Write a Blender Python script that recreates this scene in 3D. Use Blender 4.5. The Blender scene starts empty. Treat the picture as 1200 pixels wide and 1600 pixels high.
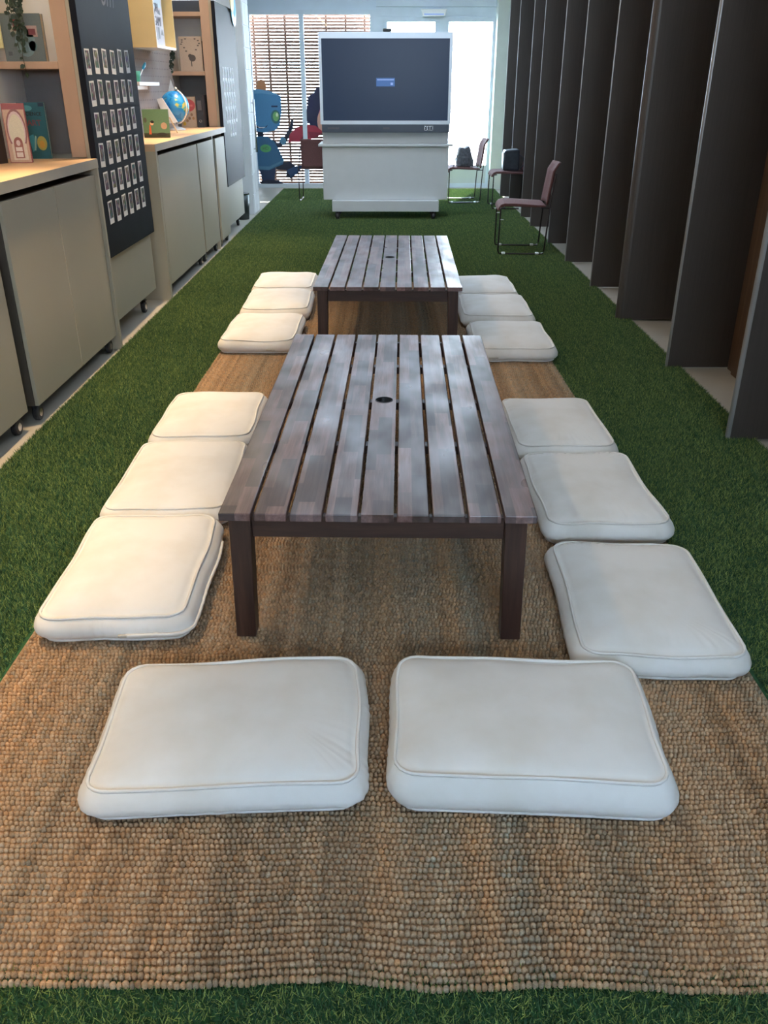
import bpy, math, random
import numpy as np
from mathutils import Matrix, Vector

random.seed(7)
rng = np.random.default_rng(11)
S = bpy.context.scene
C = S.collection
R = math.radians

# ------------------------------------------------------------------ camera
cam_data = bpy.data.cameras.new('camera')
cam_data.sensor_fit = 'VERTICAL'
cam_data.sensor_height = 36.0
cam_data.lens = 1330.0 / 1600.0 * 36.0
cam_data.clip_start = 0.05
cam = bpy.data.objects.new('camera', cam_data)
cam.location = (0, 0, 1.5)
cam.rotation_euler = (R(90 - 26.53), 0, R(0.193))
C.objects.link(cam)
S.camera = cam

# ------------------------------------------------------------------ world, sun, exposure
W = bpy.data.worlds.new('sky')
S.world = W
W.use_nodes = True
wt = W.node_tree
wt.nodes.clear()
wo = wt.nodes.new('ShaderNodeOutputWorld')
wb = wt.nodes.new('ShaderNodeBackground')
wc = wt.nodes.new('ShaderNodeTexCoord')
ws = wt.nodes.new('ShaderNodeSeparateXYZ')
wr = wt.nodes.new('ShaderNodeValToRGB')
wr.color_ramp.elements[0].position = 0.0
wr.color_ramp.elements[0].color = (0.80, 0.90, 1.0, 1)
wr.color_ramp.elements[1].position = 0.7
wr.color_ramp.elements[1].color = (0.45, 0.68, 1.0, 1)
wt.links.new(wc.outputs['Generated'], ws.inputs[0])
wt.links.new(ws.outputs['Z'], wr.inputs[0])
wt.links.new(wr.outputs[0], wb.inputs[0])
wb.inputs[1].default_value = 27.0
wt.links.new(wb.outputs[0], wo.inputs[0])

sun_d = bpy.data.lights.new('sun', 'SUN')
sun_d.energy = 120.0
sun_d.angle = R(0.6)
sun_d.color = (1.0, 0.95, 0.88)
sun = bpy.data.objects.new('sun', sun_d)
sun.rotation_euler = Vector((-.25, -.87, -1.0)).to_track_quat('-Z', 'Y').to_euler()
sun.location = (0, 25, 20)
C.objects.link(sun)

WARM = (1.0, 0.70, 0.38)
SPOT_W = 390.0
STRIP_W = 50.0
PANEL = 1.25
PANEL_FAR = 6.0
S.view_settings.view_transform = 'Standard'
S.view_settings.look = 'None'
S.view_settings.gamma = 1.0
S.view_settings.use_curve_mapping = False
S.view_settings.exposure = 0.1
try:
    S.cycles.use_denoising = True
    S.cycles.max_bounces = 10
    S.cycles.diffuse_bounces = 6
    S.cycles.transparent_max_bounces = 12
    S.cycles.sample_clamp_indirect = 6.0
except Exception:
    pass

# ------------------------------------------------------------------ materials
MATS = {}


def srgb(r, g, b):
    f = lambda c: (c / 255 / 12.92) if c / 255 <= 0.04045 else ((c / 255 + 0.055) / 1.055) ** 2.4
    return (f(r), f(g), f(b), 1)


def new_mat(name):
    m = bpy.data.materials.new(name)
    m.use_nodes = True
    n = m.node_tree
    n.nodes.clear()
    o = n.nodes.new('ShaderNodeOutputMaterial')
    b = n.nodes.new('ShaderNodeBsdfPrincipled')
    n.links.new(b.outputs[0], o.inputs[0])
    MATS[name] = m
    return m, n, b


def plain(name, col, rough=0.5, metal=0.0, nscale=8.0, namt=0.08, bump=0.0, bscale=60.0, stretch=(1, 1, 1), spec=0.5, emit=None):
    """flat colour with a little procedural mottling and fine relief"""
    m, n, b = new_mat(name)
    tc = n.nodes.new('ShaderNodeTexCoord')
    mp = n.nodes.new('ShaderNodeMapping')
    mp.inputs['Scale'].default_value = stretch
    n.links.new(tc.outputs['Object'], mp.inputs[0])
    nz = n.nodes.new('ShaderNodeTexNoise')
    nz.inputs['Scale'].default_value = nscale
    nz.inputs['Detail'].default_value = 4
    n.links.new(mp.outputs[0], nz.inputs['Vector'])
    rp = n.nodes.new('ShaderNodeValToRGB')
    c = col
    rp.color_ramp.elements[0].position = 0.3
    rp.color_ramp.elements[1].position = 0.7
    rp.color_ramp.elements[0].color = (c[0] * (1 - namt), c[1] * (1 - namt), c[2] * (1 - namt), 1)
    rp.color_ramp.elements[1].color = (min(1, c[0] * (1 + namt)), min(1, c[1] * (1 + namt)), min(1, c[2] * (1 + namt)), 1)
    n.links.new(nz.outputs['Fac'], rp.inputs[0])
    n.links.new(rp.outputs[0], b.inputs['Base Color'])
    b.inputs['Roughness'].default_value = rough
    b.inputs['Metallic'].default_value = metal
    b.inputs['Specular IOR Level'].default_value = spec
    if bump:
        n2 = n.nodes.new('ShaderNodeTexNoise')
        n2.inputs['Scale'].default_value = bscale
        n2.inputs['Detail'].default_value = 3
        n.links.new(mp.outputs[0], n2.inputs['Vector'])
        bp = n.nodes.new('ShaderNodeBump')
        bp.inputs['Strength'].default_value = bump
        bp.inputs['Distance'].default_value = 0.004
        n.links.new(n2.outputs['Fac'], bp.inputs['Height'])
        n.links.new(bp.outputs[0], b.inputs['Normal'])
    if emit:
        b.inputs['Emission Color'].default_value = emit[0]
        b.inputs['Emission Strength'].default_value = emit[1]
    return m


def attr_mat(name, rough=0.6, attr='Col', bump=None):
    """colour printed per face (flat print, yarn colours)"""
    m, n, b = new_mat(name)
    a = n.nodes.new('ShaderNodeAttribute')
    a.attribute_name = attr
    nz = n.nodes.new('ShaderNodeTexNoise')
    nz.inputs['Scale'].default_value = 120
    tc = n.nodes.new('ShaderNodeTexCoord')
    n.links.new(tc.outputs['Object'], nz.inputs['Vector'])
    mx = n.nodes.new('ShaderNodeMix')
    mx.data_type = 'RGBA'
    mx.blend_type = 'MULTIPLY'
    mx.inputs[0].default_value = 0.25
    n.links.new(a.outputs['Color'], mx.inputs[6])
    n.links.new(nz.outputs['Fac'], mx.inputs[7])
    n.links.new(mx.outputs[2], b.inputs['Base Color'])
    b.inputs['Roughness'].default_value = rough
    if bump:
        n2 = n.nodes.new('ShaderNodeTexNoise')
        n2.inputs['Scale'].default_value = bump[0]
        n.links.new(tc.outputs['Object'], n2.inputs['Vector'])
        bp = n.nodes.new('ShaderNodeBump')
        bp.inputs['Strength'].default_value = bump[1]
        bp.inputs['Distance'].default_value = 0.003
        n.links.new(n2.outputs['Fac'], bp.inputs['Height'])
        n.links.new(bp.outputs[0], b.inputs['Normal'])
    return m


plain('floor', srgb(178, 172, 160), 0.35, nscale=2.0, namt=0.05)
plain('ceiling', (0.80, 0.82, 0.84, 1), 0.8)
plain('wall_white', (0.74, 0.75, 0.75, 1), 0.7, nscale=3)
plain('wall_glare_blue', (0.66, 0.75, 0.86, 1), 0.5, nscale=3, namt=0.04)  # pale blue of the header is window bloom put into its colour
plain('frame_paint', (0.66, 0.74, 0.83, 1), 0.4, namt=0.03)
plain('pillar', (0.70, 0.76, 0.70, 1), 0.5, namt=0.03)
plain('cream_laminate', srgb(176, 168, 150), 0.42, nscale=2.0, namt=0.03, bump=0.04, bscale=200)
plain('cupboard_body', srgb(74, 66, 57), 0.5, namt=0.03)
plain('laminate_dark', srgb(60, 56, 50), 0.6)
plain('counter_wood', srgb(206, 172, 138), 0.4, nscale=6, namt=0.08, stretch=(1, .12, 1))
plain('counter_edge', srgb(170, 166, 156), 0.45, namt=0.03)
plain('shelf_wood', srgb(186, 154, 130), 0.5, nscale=9, namt=0.06, stretch=(1, 1, .2))
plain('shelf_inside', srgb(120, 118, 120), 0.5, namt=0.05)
plain('pegboard', srgb(165, 160, 158), 0.7, namt=0.05)
plain('board', srgb(24, 28, 37), 0.5, nscale=5, namt=0.15, bump=0.02, spec=0.12)
plain('black_rubber', (0.018, 0.018, 0.02, 1), 0.5)
plain('dark_metal', (0.03, 0.022, 0.022, 1), 0.35, metal=0.6)
plain('steel', (0.55, 0.55, 0.56, 1), 0.25, metal=1.0)
plain('clear_glide', (0.75, 0.78, 0.78, 1), 0.2)
plain('white_laminate', (0.60, 0.63, 0.64, 1), 0.4, namt=0.02)
plain('tv_bezel', (0.70, 0.76, 0.82, 1), 0.35, namt=0.02)
plain('tv_bar', (0.05, 0.065, 0.09, 1), 0.4)
plain('maroon_fabric', srgb(98, 62, 60), 0.85, nscale=90, namt=0.15, bump=0.3, bscale=700)
plain('shell_maroon', srgb(72, 46, 46), 0.5, namt=0.08)
plain('bag_black', (0.02, 0.025, 0.035, 1), 0.45, nscale=20, namt=0.3)
plain('bag_grey', (0.12, 0.12, 0.13, 1), 0.8, nscale=30, namt=0.3)
plain('wood_wall', srgb(90, 68, 51), 0.5, nscale=5, namt=0.3, stretch=(6, 6, .3))
plain('slat_wood', srgb(96, 66, 50), 0.7, nscale=6, namt=0.2, stretch=(.2, 4, 4))
plain('paving', (0.75, 0.74, 0.72, 1), 0.9)
plain('turf_base', (0.02, 0.08, 0.026, 1), 0.95, nscale=60, namt=0.4)
plain('yellow_box', srgb(224, 202, 150), 0.5, namt=0.03)
plain('photo_card', (0.75, 0.75, 0.74, 1), 0.6, namt=0.02)
plain('lamp_housing', (0.7, 0.7, 0.7, 1), 0.5)
plain('teal_plastic', srgb(96, 190, 160), 0.4)
plain('blue_plastic', srgb(60, 170, 215), 0.3)
plain('white_plastic', (0.85, 0.85, 0.85, 1), 0.3, namt=0.02)
plain('pale_pine', srgb(222, 196, 160), 0.5, stretch=(4, 4, .4))
plain('leaf', srgb(38, 58, 44), 0.5, nscale=20, namt=0.4)
plain('stem', srgb(60, 58, 40), 0.7)
plain('page_edge', srgb(214, 206, 186), 0.8, nscale=200, namt=0.15)
plain('bin_metal', srgb(70, 76, 74), 0.35, metal=0.4)
plain('zipper', srgb(190, 184, 172), 0.6)
plain('ink_black', (0.012, 0.016, 0.02, 1), 0.6)
plain('ink_red', srgb(120, 62, 70), 0.6)
plain('ink_grey', srgb(90, 90, 96), 0.6)
attr_mat('print', 0.45)
m_ = attr_mat('gloss_print', 0.25)
n_ = m_.node_tree
tb_ = n_.nodes.new('ShaderNodeBsdfTranslucent')
mx_ = n_.nodes.new('ShaderNodeMixShader')
mx_.inputs[0].default_value = 0.10
pb_ = [q for q in n_.nodes if q.type == 'BSDF_PRINCIPLED'][0]
ou_ = [q for q in n_.nodes if q.type == 'OUTPUT_MATERIAL'][0]
n_.links.new([q for q in n_.nodes if q.type == 'MIX'][0].outputs[2], tb_.inputs[0])
n_.links.new(pb_.outputs[0], mx_.inputs[1])
n_.links.new(tb_.outputs[0], mx_.inputs[2])
n_.links.new(mx_.outputs[0], ou_.inputs[0])


def cushion_mat():
    m, n, b = new_mat('cushion_fabric')
    tc = n.nodes.new('ShaderNodeTexCoord')
    nz = n.nodes.new('ShaderNodeTexNoise')
    nz.inputs['Scale'].default_value = 5
    nz.inputs['Detail'].default_value = 5
    n.links.new(tc.outputs['Object'], nz.inputs['Vector'])
    rp = n.nodes.new('ShaderNodeValToRGB')
    rp.color_ramp.elements[0].position = 0.32
    rp.color_ramp.elements[0].color = (0.72, 0.69, 0.63, 1)
    rp.color_ramp.elements[1].position = 0.6
    rp.color_ramp.elements[1].color = (0.80, 0.785, 0.75, 1)
    n.links.new(nz.outputs['Fac'], rp.inputs[0])
    n.links.new(rp.outputs[0], b.inputs['Base Color'])
    b.inputs['Roughness'].default_value = 0.85
    b.inputs['Sheen Weight'].default_value = 0.15
    w1 = n.nodes.new('ShaderNodeTexWave')
    w1.inputs['Scale'].default_value = 260
    w1.bands_direction = 'X'
    w2 = n.nodes.new('ShaderNodeTexWave')
    w2.inputs['Scale'].default_value = 260
    w2.bands_direction = 'Y'
    ad = n.nodes.new('ShaderNodeMath')
    n.links.new(tc.outputs['Object'], w1.inputs[0])
    n.links.new(tc.outputs['Object'], w2.inputs[0])
    n.links.new(w1.outputs['Fac'], ad.inputs[0])
    n.links.new(w2.outputs['Fac'], ad.inputs[1])
    bp = n.nodes.new('ShaderNodeBump')
    bp.inputs['Strength'].default_value = 0.12
    bp.inputs['Distance'].default_value = 0.001
    n.links.new(ad.outputs[0], bp.inputs['Height'])
    n.links.new(bp.outputs[0], b.inputs['Normal'])


cushion_mat()


def wood_mat(name, dark, mid, light, staves=True, rough=(0.25, 0.5), grain=(22, 1.4, 22)):
    """stained acacia: staves along local Y, long grain, patchy gloss"""
    m, n, b = new_mat(name)
    tc = n.nodes.new('ShaderNodeTexCoord')
    oi = n.nodes.new('ShaderNodeObjectInfo')
    off = n.nodes.new('ShaderNodeVectorMath')
    off.operation = 'MULTIPLY_ADD'
    cmb = n.nodes.new('ShaderNodeCombineXYZ')
    for i in range(3):
        n.links.new(oi.outputs['Random'], cmb.inputs[i])
    n.links.new(cmb.outputs[0], off.inputs[0])
    off.inputs[1].default_value = (3.1, 7.7, 0.0)
    n.links.new(tc.outputs['Object'], off.inputs[2])
    mp = n.nodes.new('ShaderNodeMapping')
    mp.inputs['Scale'].default_value = grain
    n.links.new(off.outputs[0], mp.inputs[0])
    g = n.nodes.new('ShaderNodeTexNoise')
    g.inputs['Scale'].default_value = 2.2
    g.inputs['Detail'].default_value = 8
    g.inputs['Roughness'].default_value = 0.65
    g.inputs['Distortion'].default_value = 0.15
    n.links.new(mp.outputs[0], g.inputs['Vector'])
    rp = n.nodes.new('ShaderNodeValToRGB')
    e = rp.color_ramp.elements
    e[0].position, e[0].color = 0.28, dark
    e[1].position, e[1].color = 0.75, light
    k = e.new(0.5)
    k.color = mid
    n.links.new(g.outputs['Fac'], rp.inputs[0])
    out = rp.outputs[0]
    if staves:
        mp2 = n.nodes.new('ShaderNodeMapping')
        mp2.inputs['Rotation'].default_value = (0, 0, R(90))
        n.links.new(off.outputs[0], mp2.inputs[0])
        br = n.nodes.new('ShaderNodeTexBrick')
        br.inputs['Scale'].default_value = 1.0
        br.inputs['Brick Width'].default_value = 0.34
        br.inputs['Row Height'].default_value = 0.047
        br.inputs['Mortar Size'].default_value = 0.0
        br.inputs['Color1'].default_value = (0.34, 0.32, 0.31, 1)
        br.inputs['Color2'].default_value = (1.75, 1.78, 1.85, 1)
        br.offset = 0.37
        n.links.new(mp2.outputs[0], br.inputs['Vector'])
        mx = n.nodes.new('ShaderNodeMix')
        mx.data_type = 'RGBA'
        mx.blend_type = 'MULTIPLY'
        mx.inputs[0].default_value = 1.0
        n.links.new(out, mx.inputs[6])
        n.links.new(br.outputs['Color'], mx.inputs[7])
        out = mx.outputs[2]
        # pale blotches mixed into the top colour
        wn = n.nodes.new('ShaderNodeTexNoise')
        wn.inputs['Scale'].default_value = 3.4
        wn.inputs['Detail'].default_value = 2
        wn.inputs['Roughness'].default_value = 0.5
        mpw = n.nodes.new('ShaderNodeMapping')
        mpw.inputs['Scale'].default_value = (2.2, 1, 1)
        n.links.new(off.outputs[0], mpw.inputs[0])
        n.links.new(mpw.outputs[0], wn.inputs['Vector'])
        wrp = n.nodes.new('ShaderNodeValToRGB')
        wrp.color_ramp.elements[0].position = 0.42
        wrp.color_ramp.elements[1].position = 0.80
        wrp.color_ramp.elements[1].color = (0.34, 0.34, 0.34, 1)
        n.links.new(wn.outputs['Fac'], wrp.inputs[0])
        mx2 = n.nodes.new('ShaderNodeMix')
        mx2.data_type = 'RGBA'
        n.links.new(wrp.outputs[0], mx2.inputs[0])
        n.links.new(out, mx2.inputs[6])
        mx2.inputs[7].default_value = (0.40, 0.37, 0.40, 1)
        out = mx2.outputs[2]
        rr = n.nodes.new('ShaderNodeMapRange')
        rr.inputs[1].default_value = 0.25
        rr.inputs[2].default_value = 0.75
        rr.inputs[3].default_value = rough[1]
        rr.inputs[4].default_value = rough[0]
        n.links.new(wn.outputs['Fac'], rr.inputs[0])
        n.links.new(rr.outputs[0], b.inputs['Roughness'])
    else:
        b.inputs['Roughness'].default_value = rough[1]
    n.links.new(out, b.inputs['Base Color'])
    bp = n.nodes.new('ShaderNodeBump')
    bp.inputs['Strength'].default_value = 0.15
    bp.inputs['Distance'].default_value = 0.002
    n.links.new(g.outputs['Fac'], bp.inputs['Height'])
    n.links.new(bp.outputs[0], b.inputs['Normal'])
    return m


wood_mat('table_top_wood', srgb(56, 39, 36), srgb(90, 67, 62), srgb(120, 97, 92))
wood_mat('table_leg_wood', srgb(38, 24, 21), srgb(58, 38, 31), srgb(78, 54, 44), staves=False, rough=(0.3, 0.42), grain=(22, 22, 1.4))
wood_mat('table_apron_wood', srgb(38, 24, 21), srgb(58, 38, 31), srgb(78, 54, 44), staves=False, rough=(0.3, 0.42), grain=(1.4, 22, 22))
wood_mat('table_rail_wood', srgb(38, 24, 21), srgb(58, 38, 31), srgb(78, 54, 44), staves=False, rough=(0.3, 0.42))


def fin_mat():
    m, n, b = new_mat('fin_laminate')
    tc = n.nodes.new('ShaderNodeTexCoord')
    mp = n.nodes.new('ShaderNodeMapping')
    mp.inputs['Scale'].default_value = (160, 160, 2.5)
    n.links.new(tc.outputs['Object'], mp.inputs[0])
    nz = n.nodes.new('ShaderNodeTexNoise')
    nz.inputs['Scale'].default_value = 1.0
    nz.inputs['Detail'].default_value = 3
    n.links.new(mp.outputs[0], nz.inputs['Vector'])
    rp = n.nodes.new('ShaderNodeValToRGB')
    rp.color_ramp.elements[0].color = srgb(58, 52, 48)
    rp.color_ramp.elements[1].color = srgb(76, 68, 63)
    n.links.new(nz.outputs['Fac'], rp.inputs[0])
    n.links.new(rp.outputs[0], b.inputs['Base Color'])
    b.inputs['Roughness'].default_value = 0.42
    plain('fin_edge', srgb(150, 150, 150), 0.3, metal=0.5, stretch=(1, 1, .05))


fin_mat()


def glass_mat():
    m = bpy.data.materials.new('pane_glass')
    m.use_nodes = True
    n = m.node_tree
    n.nodes.clear()
    o = n.nodes.new('ShaderNodeOutputMaterial')
    t = n.nodes.new('ShaderNodeBsdfTransparent')
    t.inputs[0].default_value = (0.96, 0.98, 0.98, 1)
    g = n.nodes.new('ShaderNodeBsdfGlossy')
    g.inputs['Roughness'].default_value = 0.02
    f = n.nodes.new('ShaderNodeFresnel')
    f.inputs[0].default_value = 1.3
    mx = n.nodes.new('ShaderNodeMixShader')
    n.links.new(f.outputs[0], mx.inputs[0])
    n.links.new(t.outputs[0], mx.inputs[1])
    n.links.new(g.outputs[0], mx.inputs[2])
    n.links.new(mx.outputs[0], o.inputs[0])
    MATS['pane_glass'] = m


glass_mat()


def screen_mat():
    m, n, b = new_mat('screen')
    b.inputs['Base Color'].default_value = (0.012, 0.016, 0.024, 1)
    b.inputs['Roughness'].default_value = 0.28
    b.inputs['Emission Color'].default_value = (0.07, 0.18, 0.46, 1)
    b.inputs['Emission Strength'].default_value = 0.10
    b.inputs['Specular IOR Level'].default_value = 0.25
    m2, n2, b2 = new_mat('screen_dialog')
    b2.inputs['Base Color'].default_value = (0.02, 0.05, 0.12, 1)
    b2.inputs['Emission Color'].default_value = (0.10, 0.24, 0.62, 1)
    b2.inputs['Emission Strength'].default_value = 0.42
    m3, n3, b3 = new_mat('screen_field')
    b3.inputs['Base Color'].default_value = (0.1, 0.15, 0.25, 1)
    b3.inputs['Emission Color'].default_value = (0.35, 0.5, 0.9, 1)
    b3.inputs['Emission Strength'].default_value = 0.6


screen_mat()


def photo_mat():
    m, n, b = new_mat('photo_picture')
    tc = n.nodes.new('ShaderNodeTexCoord')
    oi = n.nodes.new('ShaderNodeObjectInfo')
    ma = n.nodes.new('ShaderNodeVectorMath')
    ma.operation = 'ADD'
    mu = n.nodes.new('ShaderNodeMath')
    mu.operation = 'MULTIPLY'
    mu.inputs[1].default_value = 40
    n.links.new(oi.outputs['Random'], mu.inputs[0])
    n.links.new(tc.outputs['Object'], ma.inputs[0])
    n.links.new(mu.outputs[0], ma.inputs[1])
    v = n.nodes.new('ShaderNodeTexVoronoi')
    v.inputs['Scale'].default_value = 42
    nz = n.nodes.new('ShaderNodeTexNoise')
    nz.inputs['Scale'].default_value = 30
    nz.inputs['Detail'].default_value = 3
    n.links.new(ma.outputs[0], nz.inputs['Vector'])
    n.links.new(ma.outputs[0], v.inputs['Vector'])
    rp = n.nodes.new('ShaderNodeValToRGB')
    e = rp.color_ramp.elements
    e[0].position, e[0].color = 0.32, (0.03, 0.03, 0.035, 1)
    e[1].position, e[1].color = 0.70, (0.42, 0.40, 0.38, 1)
    k = e.new(0.52)
    k.color = (0.055, 0.05, 0.055, 1)
    n.links.new(nz.outputs['Fac'], rp.inputs[0])
    mx = n.nodes.new('ShaderNodeMix')
    mx.data_type = 'RGBA'
    mx.inputs[0].default_value = 0.10
    n.links.new(rp.outputs[0], mx.inputs[6])
    n.links.new(v.outputs['Color'], mx.inputs[7])
    n.links.new(mx.outputs[2], b.inputs['Base Color'])
    b.inputs['Roughness'].default_value = 0.55
    b.inputs['Specular IOR Level'].default_value = 0.25


photo_mat()


def globe_mat():
    m, n, b = new_mat('globe_map')
    tc = n.nodes.new('ShaderNodeTexCoord')
    nz = n.nodes.new('ShaderNodeTexNoise')
    nz.inputs['Scale'].default_value = 9
    nz.inputs['Detail'].default_value = 5
    n.links.new(tc.outputs['Object'], nz.inputs['Vector'])
    rp = n.nodes.new('ShaderNodeValToRGB')
    rp.color_ramp.interpolation = 'CONSTANT'
    e = rp.color_ramp.elements
    e[0].position, e[0].color = 0.0, srgb(24, 120, 200)
    e[1].position, e[1].color = 0.60, srgb(210, 196, 110)
    k = e.new(0.42)
    k.color = srgb(44, 146, 216)
    k = e.new(0.575)
    k.color = srgb(120, 190, 170)
    n.links.new(nz.outputs['Fac'], rp.inputs[0])
    n.links.new(rp.outputs[0], b.inputs['Base Color'])
    b.inputs['Roughness'].default_value = 0.25


globe_mat()


def rug_mat():
    m, n, b = new_mat('jute')
    a = n.nodes.new('ShaderNodeAttribute')
    a.attribute_name = 'Col'
    tc = n.nodes.new('ShaderNodeTexCoord')
    mp = n.nodes.new('ShaderNodeMapping')
    mp.inputs['Scale'].default_value = (300, 900, 300)
    n.links.new(tc.outputs['Object'], mp.inputs[0])
    nz = n.nodes.new('ShaderNodeTexNoise')
    nz.inputs['Scale'].default_value = 1
    nz.inputs['Detail'].default_value = 3
    n.links.new(mp.outputs[0], nz.inputs['Vector'])
    mr = n.nodes.new('ShaderNodeMapRange')
    mr.inputs[1].default_value = 0.3
    mr.inputs[2].default_value = 0.7
    mr.inputs[3].default_value = 0.78
    mr.inputs[4].default_value = 1.2
    n.links.new(nz.outputs['Fac'], mr.inputs[0])
    mx = n.nodes.new('ShaderNodeMix')
    mx.data_type = 'RGBA'
    mx.blend_type = 'MULTIPLY'
    mx.inputs[0].default_value = 1
    n.links.new(a.outputs['Color'], mx.inputs[6])
    n.links.new(mr.outputs[0], mx.inputs[7])
    n.links.new(mx.outputs[2], b.inputs['Base Color'])
    b.inputs['Roughness'].default_value = 0.8
    b.inputs['Specular IOR Level'].default_value = 0.25
    bp = n.nodes.new('ShaderNodeBump')
    bp.inputs['Strength'].default_value = 0.5
    bp.inputs['Distance'].default_value = 0.002
    n.links.new(nz.outputs['Fac'], bp.inputs['Height'])
    n.links.new(bp.outputs[0], b.inputs['Normal'])


rug_mat()


def grass_mat():
    m, n, b = new_mat('turf_blade')
    a = n.nodes.new('ShaderNodeAttribute')
    a.attribute_name = 'shade'
    a.attribute_type = 'GEOMETRY'
    rp = n.nodes.new('ShaderNodeValToRGB')
    e = rp.color_ramp.elements
    e[0].position, e[0].color = 0.0, (0.009, 0.045, 0.024, 1)
    e[1].position, e[1].color = 1.0, (0.36, 0.43, 0.11, 1)
    k = e.new(0.58)
    k.color = (0.050, 0.125, 0.046, 1)
    n.links.new(a.outputs['Fac'], rp.inputs[0])
    n.links.new(rp.outputs[0], b.inputs['Base Color'])
    b.inputs['Roughness'].default_value = 0.55
    b.inputs['Specular IOR Level'].default_value = 0.3


grass_mat()


# ------------------------------------------------------------------ mesh helpers
class MB:
    """collects shapes that belong to one part; build() links them as one mesh"""

    def __init__(self):
        self.v, self.f, self.c = [], [], []

    def add(self, vs, fs, col=None):
        o = len(self.v)
        self.v += [tuple(p) for p in vs]
        self.f += [tuple(i + o for i in q) for q in fs]
        self.c += [col] * len(fs)
        return self

    def box(self, x0, x1, y0, y1, z0, z1, col=None):
        vs = [(x, y, z) for z in (z0, z1) for y in (y0, y1) for x in (x0, x1)]
        return self.add(vs, [(0, 2, 3, 1), (4, 5, 7, 6), (0, 1, 5, 4), (2, 6, 7, 3), (0, 4, 6, 2), (1, 3, 7, 5)], col)

    def hexa(self, bot, top, col=None):
        return self.add(list(bot) + list(top), [(3, 2, 1, 0), (4, 5, 6, 7), (0, 1, 5, 4), (1, 2, 6, 5), (2, 3, 7, 6), (3, 0, 4, 7)], col)

    def prism(self, pts, axis, a, b, col=None):
        """outline of 2-D points pushed along an axis from a to b"""
        n = len(pts)
        mk = {'x': lambda p, t: (t, p[0], p[1]), 'y': lambda p, t: (p[0], t, p[1]), 'z': lambda p, t: (p[0], p[1], t)}[axis]
        vs = [mk(p, a) for p in pts] + [mk(p, b) for p in pts]
        fs = [tuple(range(n)), tuple(range(2 * n - 1, n - 1, -1))]
        fs += [(i, i + n, (i + 1) % n + n, (i + 1) % n) for i in range(n)]
        return self.add(vs, fs, col)

    def tube(self, pts, r, n=8, closed=False, col=None, caps=True):
        P = [Vector(p) for p in pts]
        rs = r if isinstance(r, (list, tuple)) else [r] * len(P)
        vs, fs = [], []
        m = len(P)
        ref = Vector((0.31, 0.17, 0.93))
        for i, p in enumerate(P):
            if closed:
                t = P[(i + 1) % m] - P[i - 1]
            else:
                t = P[min(i + 1, m - 1)] - P[max(i - 1, 0)]
            t.normalize()
            u = t.cross(ref)
            if u.length < 1e-3:
                u = t.cross(Vector((1, 0, 0)))
            u.normalize()
            w = t.cross(u)
            for k in range(n):
                a = 2 * math.pi * k / n
                vs.append(p + (u * math.cos(a) + w * math.sin(a)) * rs[i])
        for i in range(m if closed else m - 1):
            j = (i + 1) % m
            for k in range(n):
                l = (k + 1) % n
                fs.append((i * n + k, i * n + l, j * n + l, j * n + k))
        if not closed and caps:
            fs.append(tuple(range(n - 1, -1, -1)))
            fs.append(tuple(range((m - 1) * n, m * n)))
        return self.add(vs, fs, col)

    def lathe(self, prof, n=24, centre=(0, 0, 0), axis='z', col=None):
        vs, fs = [], []
        m = len(prof)
        for r, h in prof:
            for k in range(n):
                a = 2 * math.pi * k / n
                q = {'z': (r * math.cos(a), r * math.sin(a), h), 'y': (r * math.cos(a), h, r * math.sin(a)), 'x': (h, r * math.cos(a), r * math.sin(a))}[axis]
                vs.append((q[0] + centre[0], q[1] + centre[1], q[2] + centre[2]))
        for i in range(m - 1):
            for k in range(n):
                l = (k + 1) % n
                fs.append((i * n + k, i * n + l, (i + 1) * n + l, (i + 1) * n + k))
        fs.append(tuple(range(n - 1, -1, -1)))
        fs.append(tuple(range((m - 1) * n, m * n)))
        return self.add(vs, fs, col)

    def mesh(self, name, mat=None, smooth=False):
        me = bpy.data.meshes.new(name)
        me.from_pydata(self.v, [], self.f)
        if any(c is not None for c in self.c):
            ca = me.color_attributes.new('Col', 'FLOAT_COLOR', 'CORNER')
            buf = []
            for q, c in zip(self.f, self.c):
                c = c or (0.5, 0.5, 0.5, 1)
                buf += list(c) * len(q)
            ca.data.foreach_set('color', buf)
        if mat:
            me.materials.append(MATS[mat])
        if smooth:
            me.polygons.foreach_set('use_smooth', [True] * len(me.polygons))
        me.update()
        return me

    def build(self, name, mat, parent=None, smooth=False, bevel=0.0, seg=2):
        return link(name, self.mesh(name, mat, smooth), parent, bevel, seg)


def link(name, me, parent=None, bevel=0.0, seg=2, loc=None, rot=None):
    o = bpy.data.objects.new(name, me)
    C.objects.link(o)
    if parent:
        o.parent = parent
    if loc:
        o.location = loc
    if rot:
        o.rotation_euler = rot
    if bevel:
        b = o.modifiers.new('bevel', 'BEVEL')
        b.width = bevel
        b.segments = seg
        b.limit_method = 'ANGLE'
        b.angle_limit = R(40)
    return o


def tag(o, label, cat=None, group=None):
    o['label'] = label
    if cat:
        o['category'] = cat
    if group:
        o['group'] = group
    return o


def struct(o, label=None):
    o['kind'] = 'structure'
    if label:
        o['label'] = label
    return o


def thing(name, label, cat, loc=(0, 0, 0), rz=0.0, group=None):
    o = bpy.data.objects.new(name, None)
    o.empty_display_size = 0.1
    C.objects.link(o)
    o.location = loc
    o.rotation_euler = (0, 0, rz)
    return tag(o, label, cat, group)


def copy_tree(o, parent=None):
    c = o.copy()
    C.objects.link(c)
    c.parent = parent
    for ch in list(o.children):
        copy_tree(ch, c)
    return c


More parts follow.
